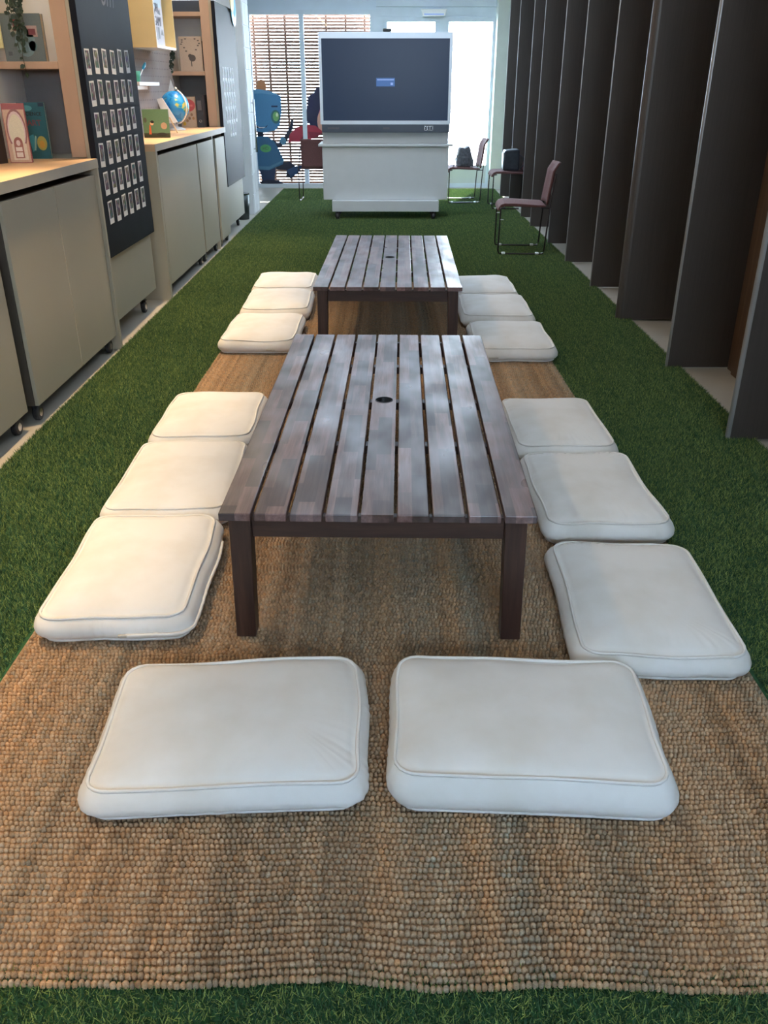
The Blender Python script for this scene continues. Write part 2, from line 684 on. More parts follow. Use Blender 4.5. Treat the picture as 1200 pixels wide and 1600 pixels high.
def text_mesh(txt, size, depth=0.0004, shear=0.0, bold=0.0):
    """lettering as flat mesh (x right, y up), centred"""
    cu = bpy.data.curves.new('lettering', 'FONT')
    cu.body = txt
    cu.size = size
    cu.extrude = depth
    cu.offset = bold
    cu.shear = shear
    cu.align_x = 'CENTER'
    cu.align_y = 'CENTER'
    cu.resolution_u = 2
    ob = bpy.data.objects.new('lettering', cu)
    C.objects.link(ob)
    bpy.context.view_layer.update()
    dg = bpy.context.evaluated_depsgraph_get()
    me = bpy.data.meshes.new_from_object(ob.evaluated_get(dg))
    bpy.data.objects.remove(ob)
    bpy.data.curves.remove(cu)
    return me


def lettering(txt, size, mat, parent, loc, rot, shear=0.0, bold=0.0, name='lettering'):
    me = text_mesh(txt, size, shear=shear, bold=bold)
    me.materials.clear()
    me.materials.append(MATS[mat])
    return link(name, me, parent, loc=loc, rot=rot)


ORD = ['first', 'second', 'third', 'fourth', 'fifth', 'sixth', 'seventh', 'eighth', 'ninth', 'tenth', 'eleventh', 'twelfth']

# ------------------------------------------------------------------ the setting
XL, XR, YF, YB, ZC = -2.2, 2.22, 15.1, -2.4, 3.1

struct(MB().box(-2.6, 2.5, YB - .2, YF + .3, -0.12, 0.0).build('floor', 'floor'), 'pale smooth floor beside the green turf')
struct(MB().box(-2.6, 2.5, YB - .2, YF + .3, ZC, ZC + .15).build('ceiling', 'ceiling'), 'white ceiling')
struct(MB().box(XL - .2, XL, YB, YF + .2, 0, ZC).build('wall_left', 'wall_white'), 'white wall behind the left shelving')

struct(MB().box(XR, XR + .2, YB, YF + .2, 0, ZC).build('wall_right', 'laminate_dark'), 'dark wall behind the fins')
tj = struct(MB().box(2.0, 2.218, 4.70, 4.80, .004, ZC - .01).box(2.02, 2.2, 4.80, 4.91, .004, ZC - .01).build('trim_2', 'wood_wall', bevel=.003), 'brown wooden jamb between the two nearest fins')
struct(MB().box(-2.6, 2.5, YF + .02, YF + .22, 2.545, ZC).build('wall_far', 'wall_glare_blue'), 'header wall above the far glazing, window glare painted in as pale blue')
# rear wall with a wide window behind the camera
rw = MB()
rw.box(-2.4, -.5, YB - .15, YB, 0, ZC).box(1.5, 2.42, YB - .15, YB, 0, ZC)
rw.box(-.5, 1.5, YB - .15, YB, 0, 1.75).box(-.5, 1.5, YB - .15, YB, 2.7, ZC)
struct(rw.build('wall_rear', 'wall_white'))
w3 = struct(MB().box(-.5, -.45, YB - .1, YB - .05, 1.75, 2.7).box(1.45, 1.5, YB - .1, YB - .05, 1.75, 2.7).box(.47, .53, YB - .1, YB - .05, 1.75, 2.7).build('window_3', 'frame_paint'))
MB().box(-.45, 1.45, YB - .08, YB - .074, 1.75, 2.7).build('pane', 'pane_glass', w3)

# outside ground and screen
struct(MB().box(-9, 9, YF + .32, 40, -.2, -.05).build('terrace', 'paving'), 'sunlit pale paving outside the far door')

# far end: window_1 (left glazing)
w1 = MB()
for x0, x1 in ((-2.2, -2.13), (-1.365, -1.297), (-0.267, -0.17)):
    w1.box(x0, x1, YF, YF + .09, .06, 2.50)
w1.box(-2.2, -.17, YF, YF + .09, 2.50, 2.56).box(-2.2, -.17, YF, YF + .09, 0, .06)
w1o = struct(w1.build('window_1', 'frame_paint'), 'tall far window with slatted screen outside')
MB().box(-2.13, -1.365, YF + .04, YF + .048, .06, 2.5).build('pane', 'pane_glass', w1o)
MB().box(-1.297, -.267, YF + .04, YF + .048, .06, 2.5).build('pane', 'pane_glass', w1o)

# slatted wooden screen just outside window_1
scr = thing('slatted_screen', 'brown horizontal slat screen standing outside the far left window', 'screen', (0, YF + .34, 0))
sm = MB().box(-2.3, -.12, -.012, .012, -.0178, .0178).mesh('slat', 'slat_wood')
zz = .05
while zz < 2.62:
    link('slat', sm, scr, loc=(0, 0, zz))
    zz += .0465
for x in (-2.12, -1.89, -1.62, -1.33, -.97, -.66, -.36):
    MB().box(x - .018, x + .018, .013, .055, -.05, 2.65).build('post', 'slat_wood', scr)

# far end: door_1 (glazed double door) and transom
d1 = MB()
for x0, x1 in ((-.17, -.06), (.80, .95), (1.63, 1.67)):
    d1.box(x0, x1, YF, YF + .1, .07, 2.40)
d1.box(-.17, 1.67, YF, YF + .1, 2.40, 2.47)
d1.box(-.17, 1.67, YF, YF + .1, 0, .07)
d1o = struct(d1.build('door_1', 'frame_paint'), 'pale framed glass door in the far wall')
struct(MB().box(-.17, 1.67, YF - .03, YF + .015, 2.60, 2.68).build('trim_1', 'frame_paint'))
MB().box(.95, 1.63, YF + .03, YF + .07, .07, .345).build('kick_panel', 'white_laminate', d1o)
MB().box(.95, 1.63, YF + .046, YF + .054, .345, 2.4).build('pane', 'pane_glass', d1o)
MB().box(-.06, .02, YF + .03, YF + .07, .07, 2.26).box(.72, .80, YF + .03, YF + .07, .07, 2.26).box(.02, .72, YF + .03, YF + .07, .07, .345).build('door_leaf', 'frame_paint', d1o)
MB().box(-.06, .0, YF + .03, YF + .07, 2.26, 2.4).box(.74, .8, YF + .03, YF + .07, 2.26, 2.4).build('leaf_rail', 'frame_paint', d1o)
MB().box(.02, .72, YF + .046, YF + .054, .345, 2.4).build('pane', 'pane_glass', d1o)
MB().box(-.17, 1.67, YF + .004, YF + .016, 2.471, 2.6).build('transom_pane', 'frame_paint', d1o)
bx = thing('ceiling_box', 'small white glowing box fixed above the far glass door', 'light box', (.71, YF - .02, 2.47))
MB().prism([(-.2, .09), (.2, .09), (.17, .0), (-.17, .0)], 'y', -.12, 0).build('box_body', 'white_plastic', bx, bevel=.008)
MB().box(-.15, .15, -.124, -.12, .01, .03).build('diffuser', 'screen_field', bx)

# pillar at the right far corner
struct(MB().box(1.672, 2.06, YF - .25, YF + .2, 0, ZC).build('pillar', 'pillar'), 'pale green white pillar beside the far door')

# white door on the left near the far end
d2 = MB().box(-2.2, -1.74, 11.75, 12.25, 0, 2.75)
d2o = struct(d2.build('door_2', 'wall_white', bevel=.006), 'white tiled door panel with a long steel handle')
MB().tube([(-1.70, 12.02, .74), (-1.70, 12.02, 1.36)], .014, 12).build('handle', 'steel', d2o, smooth=True)
MB().tube([(-1.745, 12.02, .78), (-1.70, 12.02, .78)], .008, 8).tube([(-1.745, 12.02, 1.32), (-1.70, 12.02, 1.32)], .008, 8).build('handle_post', 'steel', d2o)
tl = MB().box(0, .008, -.115, .115, -.115, .115).mesh('tile', 'wall_white')
for j in range(11):
    for i in range(2):
        link('tile', tl, d2o, loc=(-1.742, 11.88 + i * .24, .13 + j * .24), bevel=.003, seg=1)
struct(MB().box(-2.2, -.17, YF - .02, YF + .03, 0, .06).build('baseboard_far', 'white_laminate'), 'white sill strip under the far window')

# ------------------------------------------------------------------ turf
turf = thing('artificial_turf', 'green artificial turf carpet covering the middle of the floor', 'turf', (0, 0, 0))
TX0, TX1, TY0, TY1 = -1.688, 1.745, -.2, 14.85
MB().box(TX0, TX1, TY0, TY1, 0.0005, .006).build('backing', 'turf_base', turf)


def rug_half(y):
    return 1.055 - .0095 * (y - 1.9)


def rug_cx(y):
    return -.023


RY0, RY1 = 1.0, 7.32


def make_grass():
    P = .05
    pts = []
    nx = int(round((TX1 - TX0) / P))
    px = (TX1 - TX0) / nx
    ny = int((TY1 - TY0) / P)
    for i in range(nx):
        for j in range(ny):
            x = TX0 + (i + .5) * px
            y = TY0 + (j + .5) * P
            if y < .65:
                continue
            if RY0 + .034 < y < RY1 - .01 and abs(x - rug_cx(y)) < rug_half(y) - .002:
                continue
            pts.append((x, y, .005))
    me = bpy.data.meshes.new('grass_pile')
    me.from_pydata(pts, [], [])
    o = link('grass_pile', me, turf)
    o['kind'] = 'stuff'
    g = bpy.data.node_groups.new('turf_pile', 'GeometryNodeTree')
    g.interface.new_socket('Geometry', in_out='INPUT', socket_type='NodeSocketGeometry')
    g.interface.new_socket('Geometry', in_out='OUTPUT', socket_type='NodeSocketGeometry')
    N = g.nodes.new
    L = g.links.new
    gi, go = N('NodeGroupInput'), N('NodeGroupOutput')
    grid = N('GeometryNodeMeshGrid')
    grid.inputs['Size X'].default_value = px * 1.04
    grid.inputs['Size Y'].default_value = P * 1.04
    grid.inputs['Vertices X'].default_value = 2
    grid.inputs['Vertices Y'].default_value = 2
    cone = N('GeometryNodeMeshCone')
    cone.fill_type = 'NONE'
    cone.inputs['Vertices'].default_value = 3
    cone.inputs['Radius Top'].default_value = .0003
    cone.inputs['Radius Bottom'].default_value = .0013
    cone.inputs['Depth'].default_value = .019
    join = N('GeometryNodeJoinGeometry')
    for sd in range(10):
        dist = N('GeometryNodeDistributePointsOnFaces')
        dist.inputs['Density'].default_value = 64000
        dist.inputs['Seed'].default_value = sd * 17 + 1
        rot = N('FunctionNodeRandomValue')
        rot.data_type = 'FLOAT_VECTOR'
        rot.inputs[0].default_value = (-.8, -.8, 0)
        rot.inputs[1].default_value = (.8, .8, 6.28)
        rot.inputs['Seed'].default_value = sd
        scl = N('FunctionNodeRandomValue')
        scl.data_type = 'FLOAT'
        scl.inputs[2].default_value = .6
        scl.inputs[3].default_value = 1.15
        scl.inputs['Seed'].default_value = 30 + sd
        inst = N('GeometryNodeInstanceOnPoints')
        shade = N('FunctionNodeRandomValue')
        shade.data_type = 'FLOAT'
        shade.inputs['Seed'].default_value = 60 + sd
        st = N('GeometryNodeStoreNamedAttribute')
        st.data_type = 'FLOAT'
        st.domain = 'INSTANCE'
        st.inputs['Name'].default_value = 'shade'
        real = N('GeometryNodeRealizeInstances')
        smt = N('GeometryNodeSetMaterial')
        smt.inputs['Material'].default_value = MATS['turf_blade']
        g2i = N('GeometryNodeGeometryToInstance')
        L(grid.outputs['Mesh'], dist.inputs['Mesh'])
        L(dist.outputs['Points'], inst.inputs['Points'])
        L(cone.outputs['Mesh'], inst.inputs['Instance'])
        L(rot.outputs[0], inst.inputs['Rotation'])
        L(scl.outputs[1], inst.inputs['Scale'])
        L(inst.outputs[0], st.inputs['Geometry'])
        L(shade.outputs[1], st.inputs['Value'])
        L(st.outputs[0], real.inputs[0])
        L(real.outputs[0], smt.inputs[0])
        L(smt.outputs[0], g2i.inputs[0])
        L(g2i.outputs[0], join.inputs[0])
    inst2 = N('GeometryNodeInstanceOnPoints')
    inst2.inputs['Pick Instance'].default_value = True
    pick = N('FunctionNodeRandomValue')
    pick.data_type = 'INT'
    pick.inputs[4].default_value = 0
    pick.inputs[5].default_value = 9
    pick.inputs['Seed'].default_value = 77
    ri = N('FunctionNodeRandomValue')
    ri.data_type = 'INT'
    ri.inputs[4].default_value = 0
    ri.inputs[5].default_value = 3
    mul = N('ShaderNodeMath')
    mul.operation = 'MULTIPLY'
    mul.inputs[1].default_value = math.pi / 2
    cx = N('ShaderNodeCombineXYZ')
    L(gi.outputs[0], inst2.inputs['Points'])
    L(join.outputs[0], inst2.inputs['Instance'])
    L(pick.outputs[2], inst2.inputs['Instance Index'])
    L(ri.outputs[2], mul.inputs[0])
    L(mul.outputs[0], cx.inputs[2])
    L(cx.outputs[0], inst2.inputs['Rotation'])
    L(inst2.outputs[0], go.inputs[0])
    md = o.modifiers.new('pile', 'NODES')
    md.node_group = g
    o.data.materials.append(MATS['turf_blade'])


make_grass()


# ------------------------------------------------------------------ jute rug
def smooth_noise1(n, step, amp):
    k = rng.normal(0, 1, n // step + 3)
    x = np.arange(n) / step
    i = x.astype(int)
    f = x - i
    f = f * f * (3 - 2 * f)
    return amp * (k[i] * (1 - f) + k[i + 1] * f)


def make_rug():
    rug = thing('jute_rug', 'brown woven jute rug lying under the tables and floor cushions', 'rug', (0, 0, 0))
    KW, KR = .0118, .0152
    nk = int(2 * 1.06 / KW)
    nr = int((RY1 - RY0) / KR)
    # yarn colours: warp streaks running along the rug and single knots
    streak = smooth_noise1(nk, 3, .10) + smooth_noise1(nk, 12, .07) + rng.normal(0, .09, nk)
    col = np.empty((nr, nk, 3))
    base = np.array([0.36, 0.246, 0.150])
    blot = np.zeros((nr, nk))
    for k in range(nk):
        blot[:, k] = smooth_noise1(nr, 14, .05)
    val = 1.0 + streak[None, :] + blot + rng.normal(0, .075, (nr, nk))
    warm = rng.normal(0, .05, (nr, nk)) + smooth_noise1(nk, 6, .06)[None, :]
    val = np.clip(val, .45, 1.7)
    for c in range(3):
        col[:, :, c] = base[c] * val * (1 + warm * (1, 0, -1)[c])
    wav = smooth_noise1(nk * 8, 160, .007)

    def beads(name, r0, r1):
        """every knot of the weave as a small rounded bead standing on the backing"""
        rr, kk = np.meshgrid(np.arange(r0, r1), np.arange(nk), indexing='ij')
        rr, kk = rr.ravel(), kk.ravel()
        n = len(rr)
        rshift = np.random.default_rng(5).uniform(-.5, .5, nr)
        y = RY0 + .006 + (rr + .5) * KR
        half = 1.055 - .0095 * (y - 1.9) - .006
        u = np.clip((kk + .5 + rshift[rr]) / nk, .002, .998) * 2 - 1
        x = -.023 + u * half
        wv = wav[np.clip((kk / nk * (nk * 8 - 1)).astype(int), 0, nk * 8 - 1)]
        y = y + wv * np.exp(-(y - RY0) / .5) + .004 * np.sin(x * 5 + 1) + .0012 * np.sin(x * 55 + rr * 1.7) + rng.normal(0, .0006, n)
        hx = KW * .60 * rng.uniform(.88, 1.1, n)
        hy = KR * .47 * rng.uniform(.88, 1.06, n)
        hz = .0125 * np.clip(rng.normal(1, .09, n), .75, 1.2)
        rot = rng.normal(0, .16, n) + .25
        ang = np.arange(6) * np.pi / 3
        ring = [(1.0, 0.0), (.93, .58), (.52, .92)]
        V = []
        for s_, h_ in ring:
            for a in ang:
                ex, ey = np.cos(a) * s_, np.sin(a) * s_
                V.append((ex, ey, h_))
        V.append((0, 0, 1.0))
        V = np.array(V)
        m = len(V)
        lx = V[None, :, 0] * hx[:, None]
        ly = V[None, :, 1] * hy[:, None]
        cx_, sx_ = np.cos(rot)[:, None], np.sin(rot)[:, None]
        X = x[:, None] + lx * cx_ - ly * sx_ * .35
        Yv = y[:, None] + lx * sx_ * .35 + ly * cx_
        base = .0125 + .0012 * np.sin(x * 9 + y * 4) + .001 * np.sin(y * 13 - x * 3)
        Z = base[:, None] + V[None, :, 2] * hz[:, None]
        verts = np.stack([X, Yv, Z], -1).reshape(-1, 3)
        q = []
        for l in range(2):
            for k in range(6):
                w = (k + 1) % 6
                q.append((l * 6 + k, l * 6 + w, l * 6 + 6 + w, l * 6 + 6 + k))
        tri = [(12 + k, 12 + (k + 1) % 6, 18) for k in range(6)]
        q, tri = np.array(q), np.array(tri)
        off = (np.arange(n) * m)[:, None, None]
        loops = np.concatenate([(q[None] + off).reshape(n, -1), (tri[None] + off).reshape(n, -1)], 1)
        per = q.size + tri.size
        starts = np.concatenate([np.arange(len(q)) * 4, q.size + np.arange(len(tri)) * 3])
        me = bpy.data.meshes.new(name)
        me.vertices.add(len(verts))
        me.vertices.foreach_set('co', verts.ravel())
        me.loops.add(n * per)
        me.loops.foreach_set('vertex_index', loops.ravel().astype(np.int32))
        me.polygons.add(n * len(starts))
        me.polygons.foreach_set('loop_start', ((np.arange(n) * per)[:, None] + starts[None, :]).ravel().astype(np.int32))
        me.polygons.foreach_set('use_smooth', np.ones(n * len(starts), dtype=bool))
        me.update(calc_edges=True)
        fc = col[rr, kk]
        fc = np.concatenate([fc, np.ones((n, 1))], 1)
        ca = me.color_attributes.new('Col', 'FLOAT_COLOR', 'POINT')
        ca.data.foreach_set('color', np.repeat(fc, m, axis=0).ravel())
        me.materials.append(MATS['jute'])
        o = link(name, me, rug)
        o['kind'] = 'stuff'
        return o
    split = int((3.1 - RY0) / KR)
    beads('weave', 0, split)
    beads('weave', split, nr)
    # backing and bound edge
    zt_ = .0135
    cs = [(-.023 - rug_half(RY0) + .004, RY0 + .03), (-.023 + rug_half(RY0) - .004, RY0 + .03), (-.023 + rug_half(RY1) - .004, RY1 - .02), (-.023 - rug_half(RY1) + .004, RY1 - .02)]
    MB().hexa([(a_, b_, .007) for a_, b_ in cs], [(a_, b_, zt_) for a_, b_ in cs]).build('rug_backing', 'jute_back', rug)
    edge = MB()
    for s in (-1, 1):
        pts = []
        for i in range(90):
            y = RY0 + (RY1 - RY0) * i / 89
            pts.append((-.023 + s * (rug_half(y) - .003), y, .0095))
        edge.tube(pts, .005, 6)
    edge.build('bound_edge', 'jute_back', rug, smooth=True)


plain('jute_back', (0.33, 0.21, 0.125, 1), 0.85, nscale=60, namt=0.35, bump=0.6, bscale=250)
make_rug()
RUG_Z = .0262

# ------------------------------------------------------------------ tables
HT, TH = .450, .024


def make_table(label, loc, rz, length, width=.878):
    t = thing('low_table', label, 'table', loc, rz, 'low slatted wooden tables')
    n, gap = 9, .0100
    pw = (width - gap * (n - 1)) / n
    top = HT - RUG_Z
    plain_me = MB().box(-pw / 2, pw / 2, 0, length, -TH, 0).mesh('plank', 'table_top_wood')
    for i in range(n):
        x = -width / 2 + pw / 2 + i * (pw + gap)
        if i == 4:
            # plank with a round parasol hole
            m = MB()
            hy, hr = length * .505, .031
            k = 24
            ring = [(hr * math.cos(2 * math.pi * q / k), hy + hr * math.sin(2 * math.pi * q / k)) for q in range(k)]
            sq = []
            for q in range(k):
                a = 2 * math.pi * q / k
                d = max(abs(math.cos(a)), abs(math.sin(a)))
                sq.append((pw / 2 * math.cos(a) / d, hy + pw / 2 * math.sin(a) / d))
            vs = [(p[0], p[1], 0) for p in ring] + [(p[0], p[1], 0) for p in sq] + [(p[0], p[1], -TH) for p in ring] + [(p[0], p[1], -TH) for p in sq]
            fs = []
            for q in range(k):
                w = (q + 1) % k
                fs += [(q, k + q, k + w, w), (2 * k + w, 3 * k + w, 3 * k + q, 2 * k + q), (w, 2 * k + w, 2 * k + q, q)]
            m.add(vs, fs)
            for y0, y1 in ((0, hy - pw / 2), (hy + pw / 2, length)):
                vv = [(xx, yy, z) for z in (-TH, 0) for yy in (y0, y1) for xx in (-pw / 2, pw / 2)]
                ff = [(0, 2, 3, 1), (4, 5, 7, 6), (0, 4, 6, 2), (1, 3, 7, 5)] + ([(0, 1, 5, 4)] if y0 == 0 else [(2, 6, 7, 3)])
                m.add(vv, ff)
            m.add([(s * pw / 2, yy, z) for s in (-1, 1) for yy in (hy - pw / 2, hy + pw / 2) for z in (-TH, 0)], [(0, 1, 3, 2), (4, 6, 7, 5)])
            o = m.build('plank', 'table_top_wood', t)
            o.location = (x, 0, top)
            MB().lathe([(.032, -.02), (.034, 0.0), (.034, .0015), (.031, .0015), (.0295, -.02)], 24, (x, hy, top)).build('hole_ring', 'black_rubber', t, smooth=False)
        else:
            o = link('plank', plain_me, t, bevel=.003, loc=(x, 0, top))
    z1 = top - TH
    ins, lw = .022, .062
    az = .068
    ax0, ax1 = -width / 2 + ins, width / 2 - ins
    ay0, ay1 = .022, length - .022
    for sx, x0 in ((0, ax0), (1, ax1 - lw)):
        for y0 in (ay0, ay1 - lw):
            sp = .006 * (-1 if sx == 0 else 1)
            tp = .004
            b = [(x0 + sp + (tp if sx == 1 else 0), y0, 0), (x0 + lw + sp - (tp if sx == 0 else 0), y0, 0), (x0 + lw + sp - (tp if sx == 0 else 0), y0 + lw, 0), (x0 + sp + (tp if sx == 1 else 0), y0 + lw, 0)]
            u = [(x0, y0, z1), (x0 + lw, y0, z1), (x0 + lw, y0 + lw, z1), (x0, y0 + lw, z1)]
            MB().hexa(b, u).build('leg', 'table_leg_wood', t, bevel=.003)
    for y0 in (ay0 + .016, ay1 - .016 - .022):
        MB().box(ax0 + lw, ax1 - lw, y0, y0 + .022, z1 - az, z1).build('apron', 'table_apron_wood', t, bevel=.002)
    for x0 in (ax0 + .016, ax1 - .016 - .022):
        MB().box(x0, x0 + .022, ay0 + lw, ay1 - lw, z1 - az, z1).build('apron', 'table_rail_wood', t, bevel=.002)
    for y0 in (length * .27, length * .5, length * .74):
        MB().box(ax0 + .04, ax1 - .04, y0 + .05, y0 + .09, z1 - .03, z1 - .0005).build('brace', 'table_leg_wood', t, bevel=.002)
    return t


make_table('low slatted dark wood table nearest the camera', (-.0255, 2.085, RUG_Z), R(-.95), 1.90)
make_table('low slatted dark wood table standing farther away, towards the large screen', (.004, 5.055, RUG_Z), R(-.95), 1.95)


# ------------------------------------------------------------------ cushions
def fourier(n, seed, kmin, kmax, amp):
    r = np.random.default_rng(seed)
    s = np.arange(n) / n * 2 * np.pi
    out = np.zeros(n)
    ks = range(kmin, kmax)
    for k in ks:
        out += r.normal() * np.sin(k * s + r.uniform(0, 6.28))
    return amp * out / math.sqrt(max(1, len(ks)))


def rrect(a, b, r, ns=36, nc=10):
    """closed rounded rectangle with a fixed point count"""
    pts = []
    r = max(r, .0005)
    cs = [(a - r, b - r, 0), (-a + r, b - r, 90), (-a + r, -b + r, 180), (a - r, -b + r, 270)]
    for i, (cx, cy, a0) in enumerate(cs):
        for k in range(nc):
            t = R(a0 + 90 * k / (nc - 1))
            pts.append((cx + r * math.cos(t), cy + r * math.sin(t)))
        nx = cs[(i + 1) % 4]
        t0 = R(a0 + 90)
        p0 = (cx + r * math.cos(t0), cy + r * math.sin(t0))
        p1 = (nx[0] + r * math.cos(R(nx[2])), nx[1] + r * math.sin(R(nx[2])))
        for k in range(1, ns):
            f = k / ns
            pts.append((p0[0] + (p1[0] - p0[0]) * f, p0[1] + (p1[1] - p0[1]) * f))
    return np.array(pts)


def make_cushion(label, x, y, w, d, rz, seed, hs=.082, crown=.03, gather=0.0, group='floor cushions around the tables', flap=None, tagp=None, tilt=(0, 0), pull=(0, 0), z0=RUG_Z):
    t = thing('floor_cushion', label, 'cushion', (x, y, z0), R(rz), group)
    a, b, rc = w / 2, d / 2, .05
    base = rrect(a, b, rc)
    n = len(base)
    r = np.random.default_rng(seed)
    wob = fourier(n, seed, 2, 9, .0038)
    wobz = fourier(n, seed + 1, 2, 8, .0022)
    wrk = fourier(n, seed + 2, 40, 90, .0011) * (0.4 + np.abs(fourier(n, seed + 3, 2, 6, .9)))
    gth = fourier(n, seed + 4, 40, 80, 1.0) * np.clip(np.abs(fourier(n, seed + 5, 1, 5, 1.0)), 0, 1.5)
    prof = [(.17, .0), (.1, .0), (.03, .0), (.010, .002), (-.003, .009), (-.017, .022), (-.025, hs * .40), (-.025, hs * .58), (-.017, hs * .8), (-.006, hs * .945), (0, hs),
            (.007, hs - .0005), (.016, hs + crown * .26), (.03, hs + crown * .44), (.05, hs + crown * .62), (.08, hs + crown * .80), (.12, hs + crown * .92), (.165, hs + crown), ]
    verts, faces = [], []
    sx, sy = pull
    lows = r.uniform(-1, 1, 6)

    def surf(px, py, z, k):
        # soft dents over the top panel, whole cushion leaning slightly
        f = z / (hs + crown)
        dz = (.0035 * math.sin(px * 9 + lows[0] * 3) * math.cos(py * 8 + lows[1] * 3) + .002 * math.sin(px * 21 + py * 17 + lows[2] * 3)) * (1 if k >= 11 else 0)
        return (px + sx * f, py + sy * f, max(0, z + dz * f + f * (tilt[0] * px + tilt[1] * py)))

    for k, (ti, z) in enumerate(prof):
        rr = rrect(a - ti, b - ti, rc - ti * .55 if ti < .05 else max(.02, rc - ti * .4))
        c = rr
        nrm = base / np.linalg.norm(base, axis=1)[:, None]
        f = 1.0 if 4 <= k <= 12 else (.5 if k < 15 else .0)
        off = wob * f
        if 4 <= k <= 9:
            off = off + wrk * (1 - abs(k - 7.2) / 5)
        for i in range(n):
            px, py = c[i] + nrm[i] * off[i]
            zz = z
            if 6 <= k <= 14:
                zz += wobz[i] * (1 if k >= 9 else .5)
            if gather and 11 <= k <= 15:
                zz += gather * gth[i] * (.0016, .0026, .0024, .0015, .0006)[k - 11]
            verts.append(surf(px, py, zz, k))
    m = len(prof)
    for k in range(m - 1):
        for i in range(n):
            j = (i + 1) % n
            faces.append((k * n + i, k * n + j, (k + 1) * n + j, (k + 1) * n + i))
    mb = MB()
    mb.add(verts, faces)
    # flat centres as strips between opposite sides
    o1 = len(verts)
    top = list(range((m - 1) * n, m * n))
    mb.add([surf(0, 0, hs + crown * 1.04, m), (0, 0, 0)], [])
    mb.f += [(top[i], top[(i + 1) % n], o1) for i in range(n)] + [((i + 1) % n, i, o1 + 1) for i in range(n)]
    mb.c += [None] * (2 * n)
    mb.build('cover', 'cushion_fabric', t, smooth=True)
    for k, rad, nm in ((10, .0046, 'piping'), (4, .0040, 'piping')):
        pts = []
        for i in range(0, n, 2):
            q = Vector(verts[k * n + i])
            c2 = Vector((q.x, q.y, 0)).normalized()
            pts.append(q + c2 * .0015 + Vector((0, 0, .0008 if k == 10 else -.001)))
        MB().tube(pts, rad, 6, closed=True).build(nm, 'cushion_fabric', t, smooth=True)
    if flap:
        i0, i1 = flap
        m2 = MB()
        ids = [i % n for i in range(i0, i1)]
        lo, hi = [], []
        for i in ids:
            q7, q5 = Vector(verts[7 * n + i]), Vector(verts[6 * n + i])
            nn = Vector((base[i][0], base[i][1], 0)).normalized()
            hi.append(q7 + nn * .004)
            lo.append(q5 + nn * .005 - Vector((0, 0, .004)))
        k2 = len(ids)
        m2.tube([(p + q) / 2 for p, q in zip(lo, hi)], .0055, 6)
        m2.build('zipper_flap', 'cushion_fabric', t, smooth=True)
        e = (lo[0] + hi[0]) / 2
        MB().box(e.x - .022, e.x + .004, e.y - .007, e.y + .001, e.z - .004, e.z + .004).build('zipper_pull', 'zipper', t, bevel=.0015)
    if tagp:
        i = tagp % n
        q = Vector(verts[6 * n + i])
        nn = Vector((base[i][0], base[i][1], 0)).normalized()
        mm = MB().box(q.x - .028, q.x + .028, q.y - .004, q.y + .001, q.z - .004, q.z + .004)
        mm.build('zipper_tab', 'zipper', t, bevel=.001)
    return t


CW, CD = .635, .455   # between the piping lines
cush = [
    # label, x, y, w, d, rot
    ('white floor cushion in front of the near table, left of the pair', -.374, 1.648, .606, .460, 2.9, 3, dict(gather=.25)),
    ('white floor cushion in front of the near table, right of the pair', .342, 1.636, .608, .440, -2.6, 15, dict(hs=.100, pull=(-.012, .012), gather=.3, crown=.022)),
    ('cream floor cushion left of the near table, nearest the camera, zipper end showing', -.812, 2.422, .424, .660, .9, 21, dict(flap=(122, 176), pull=(-.012, 0))),
    ('cream floor cushion left of the near table, middle of its three', -.832, 3.157, .446, .662, 1.2, 34, dict(hs=.075)),
    ('cream floor cushion left of the near table, farthest of its three', -.842, 3.862, .432, .600, .8, 41, dict(hs=.075)),
    ('rumpled white floor cushion right of the near table, nearest the camera', .772, 2.232, .444, .634, -2.0, 55, dict(gather=.5, hs=.078, crown=.034, pull=(.012, .0))),
    ('white floor cushion right of the near table, middle of its three', .793, 3.015, .430, .640, .8, 63, dict(gather=.8, hs=.085)),
    ('white floor cushion right of the near table, farthest of its three, gathered along its sides', .782, 3.735, .412, .610, .6, 71, dict(gather=1.2, hs=.085)),
    ('cream floor cushion left of the far table, nearest of its three', -.800, 5.485, .440, .690, -.6, 83, dict(tagp=126)),
    ('cream floor cushion left of the far table, middle of its three', -.795, 6.300, .450, .640, 1.0, 91, {}),
    ('cream floor cushion left of the far table, farthest of its three', -.815, 6.975, .446, .560, .4, 97, {}),
    ('off white floor cushion right of the far table, nearest of its three', .775, 5.290, .460, .650, 0.0, 103, dict(tagp=104)),
    ('off white floor cushion right of the far table, middle of its three', .765, 6.105, .462, .640, -.6, 111, {}),
    ('off white floor cushion right of the far table, farthest of its three', .765, 6.815, .430, .620, 0.5, 119, {}),
]
for lab, x, y, w, d, rz, sd, kw in cush:
    make_cushion(lab, x, y, w, d, rz, sd, **kw)

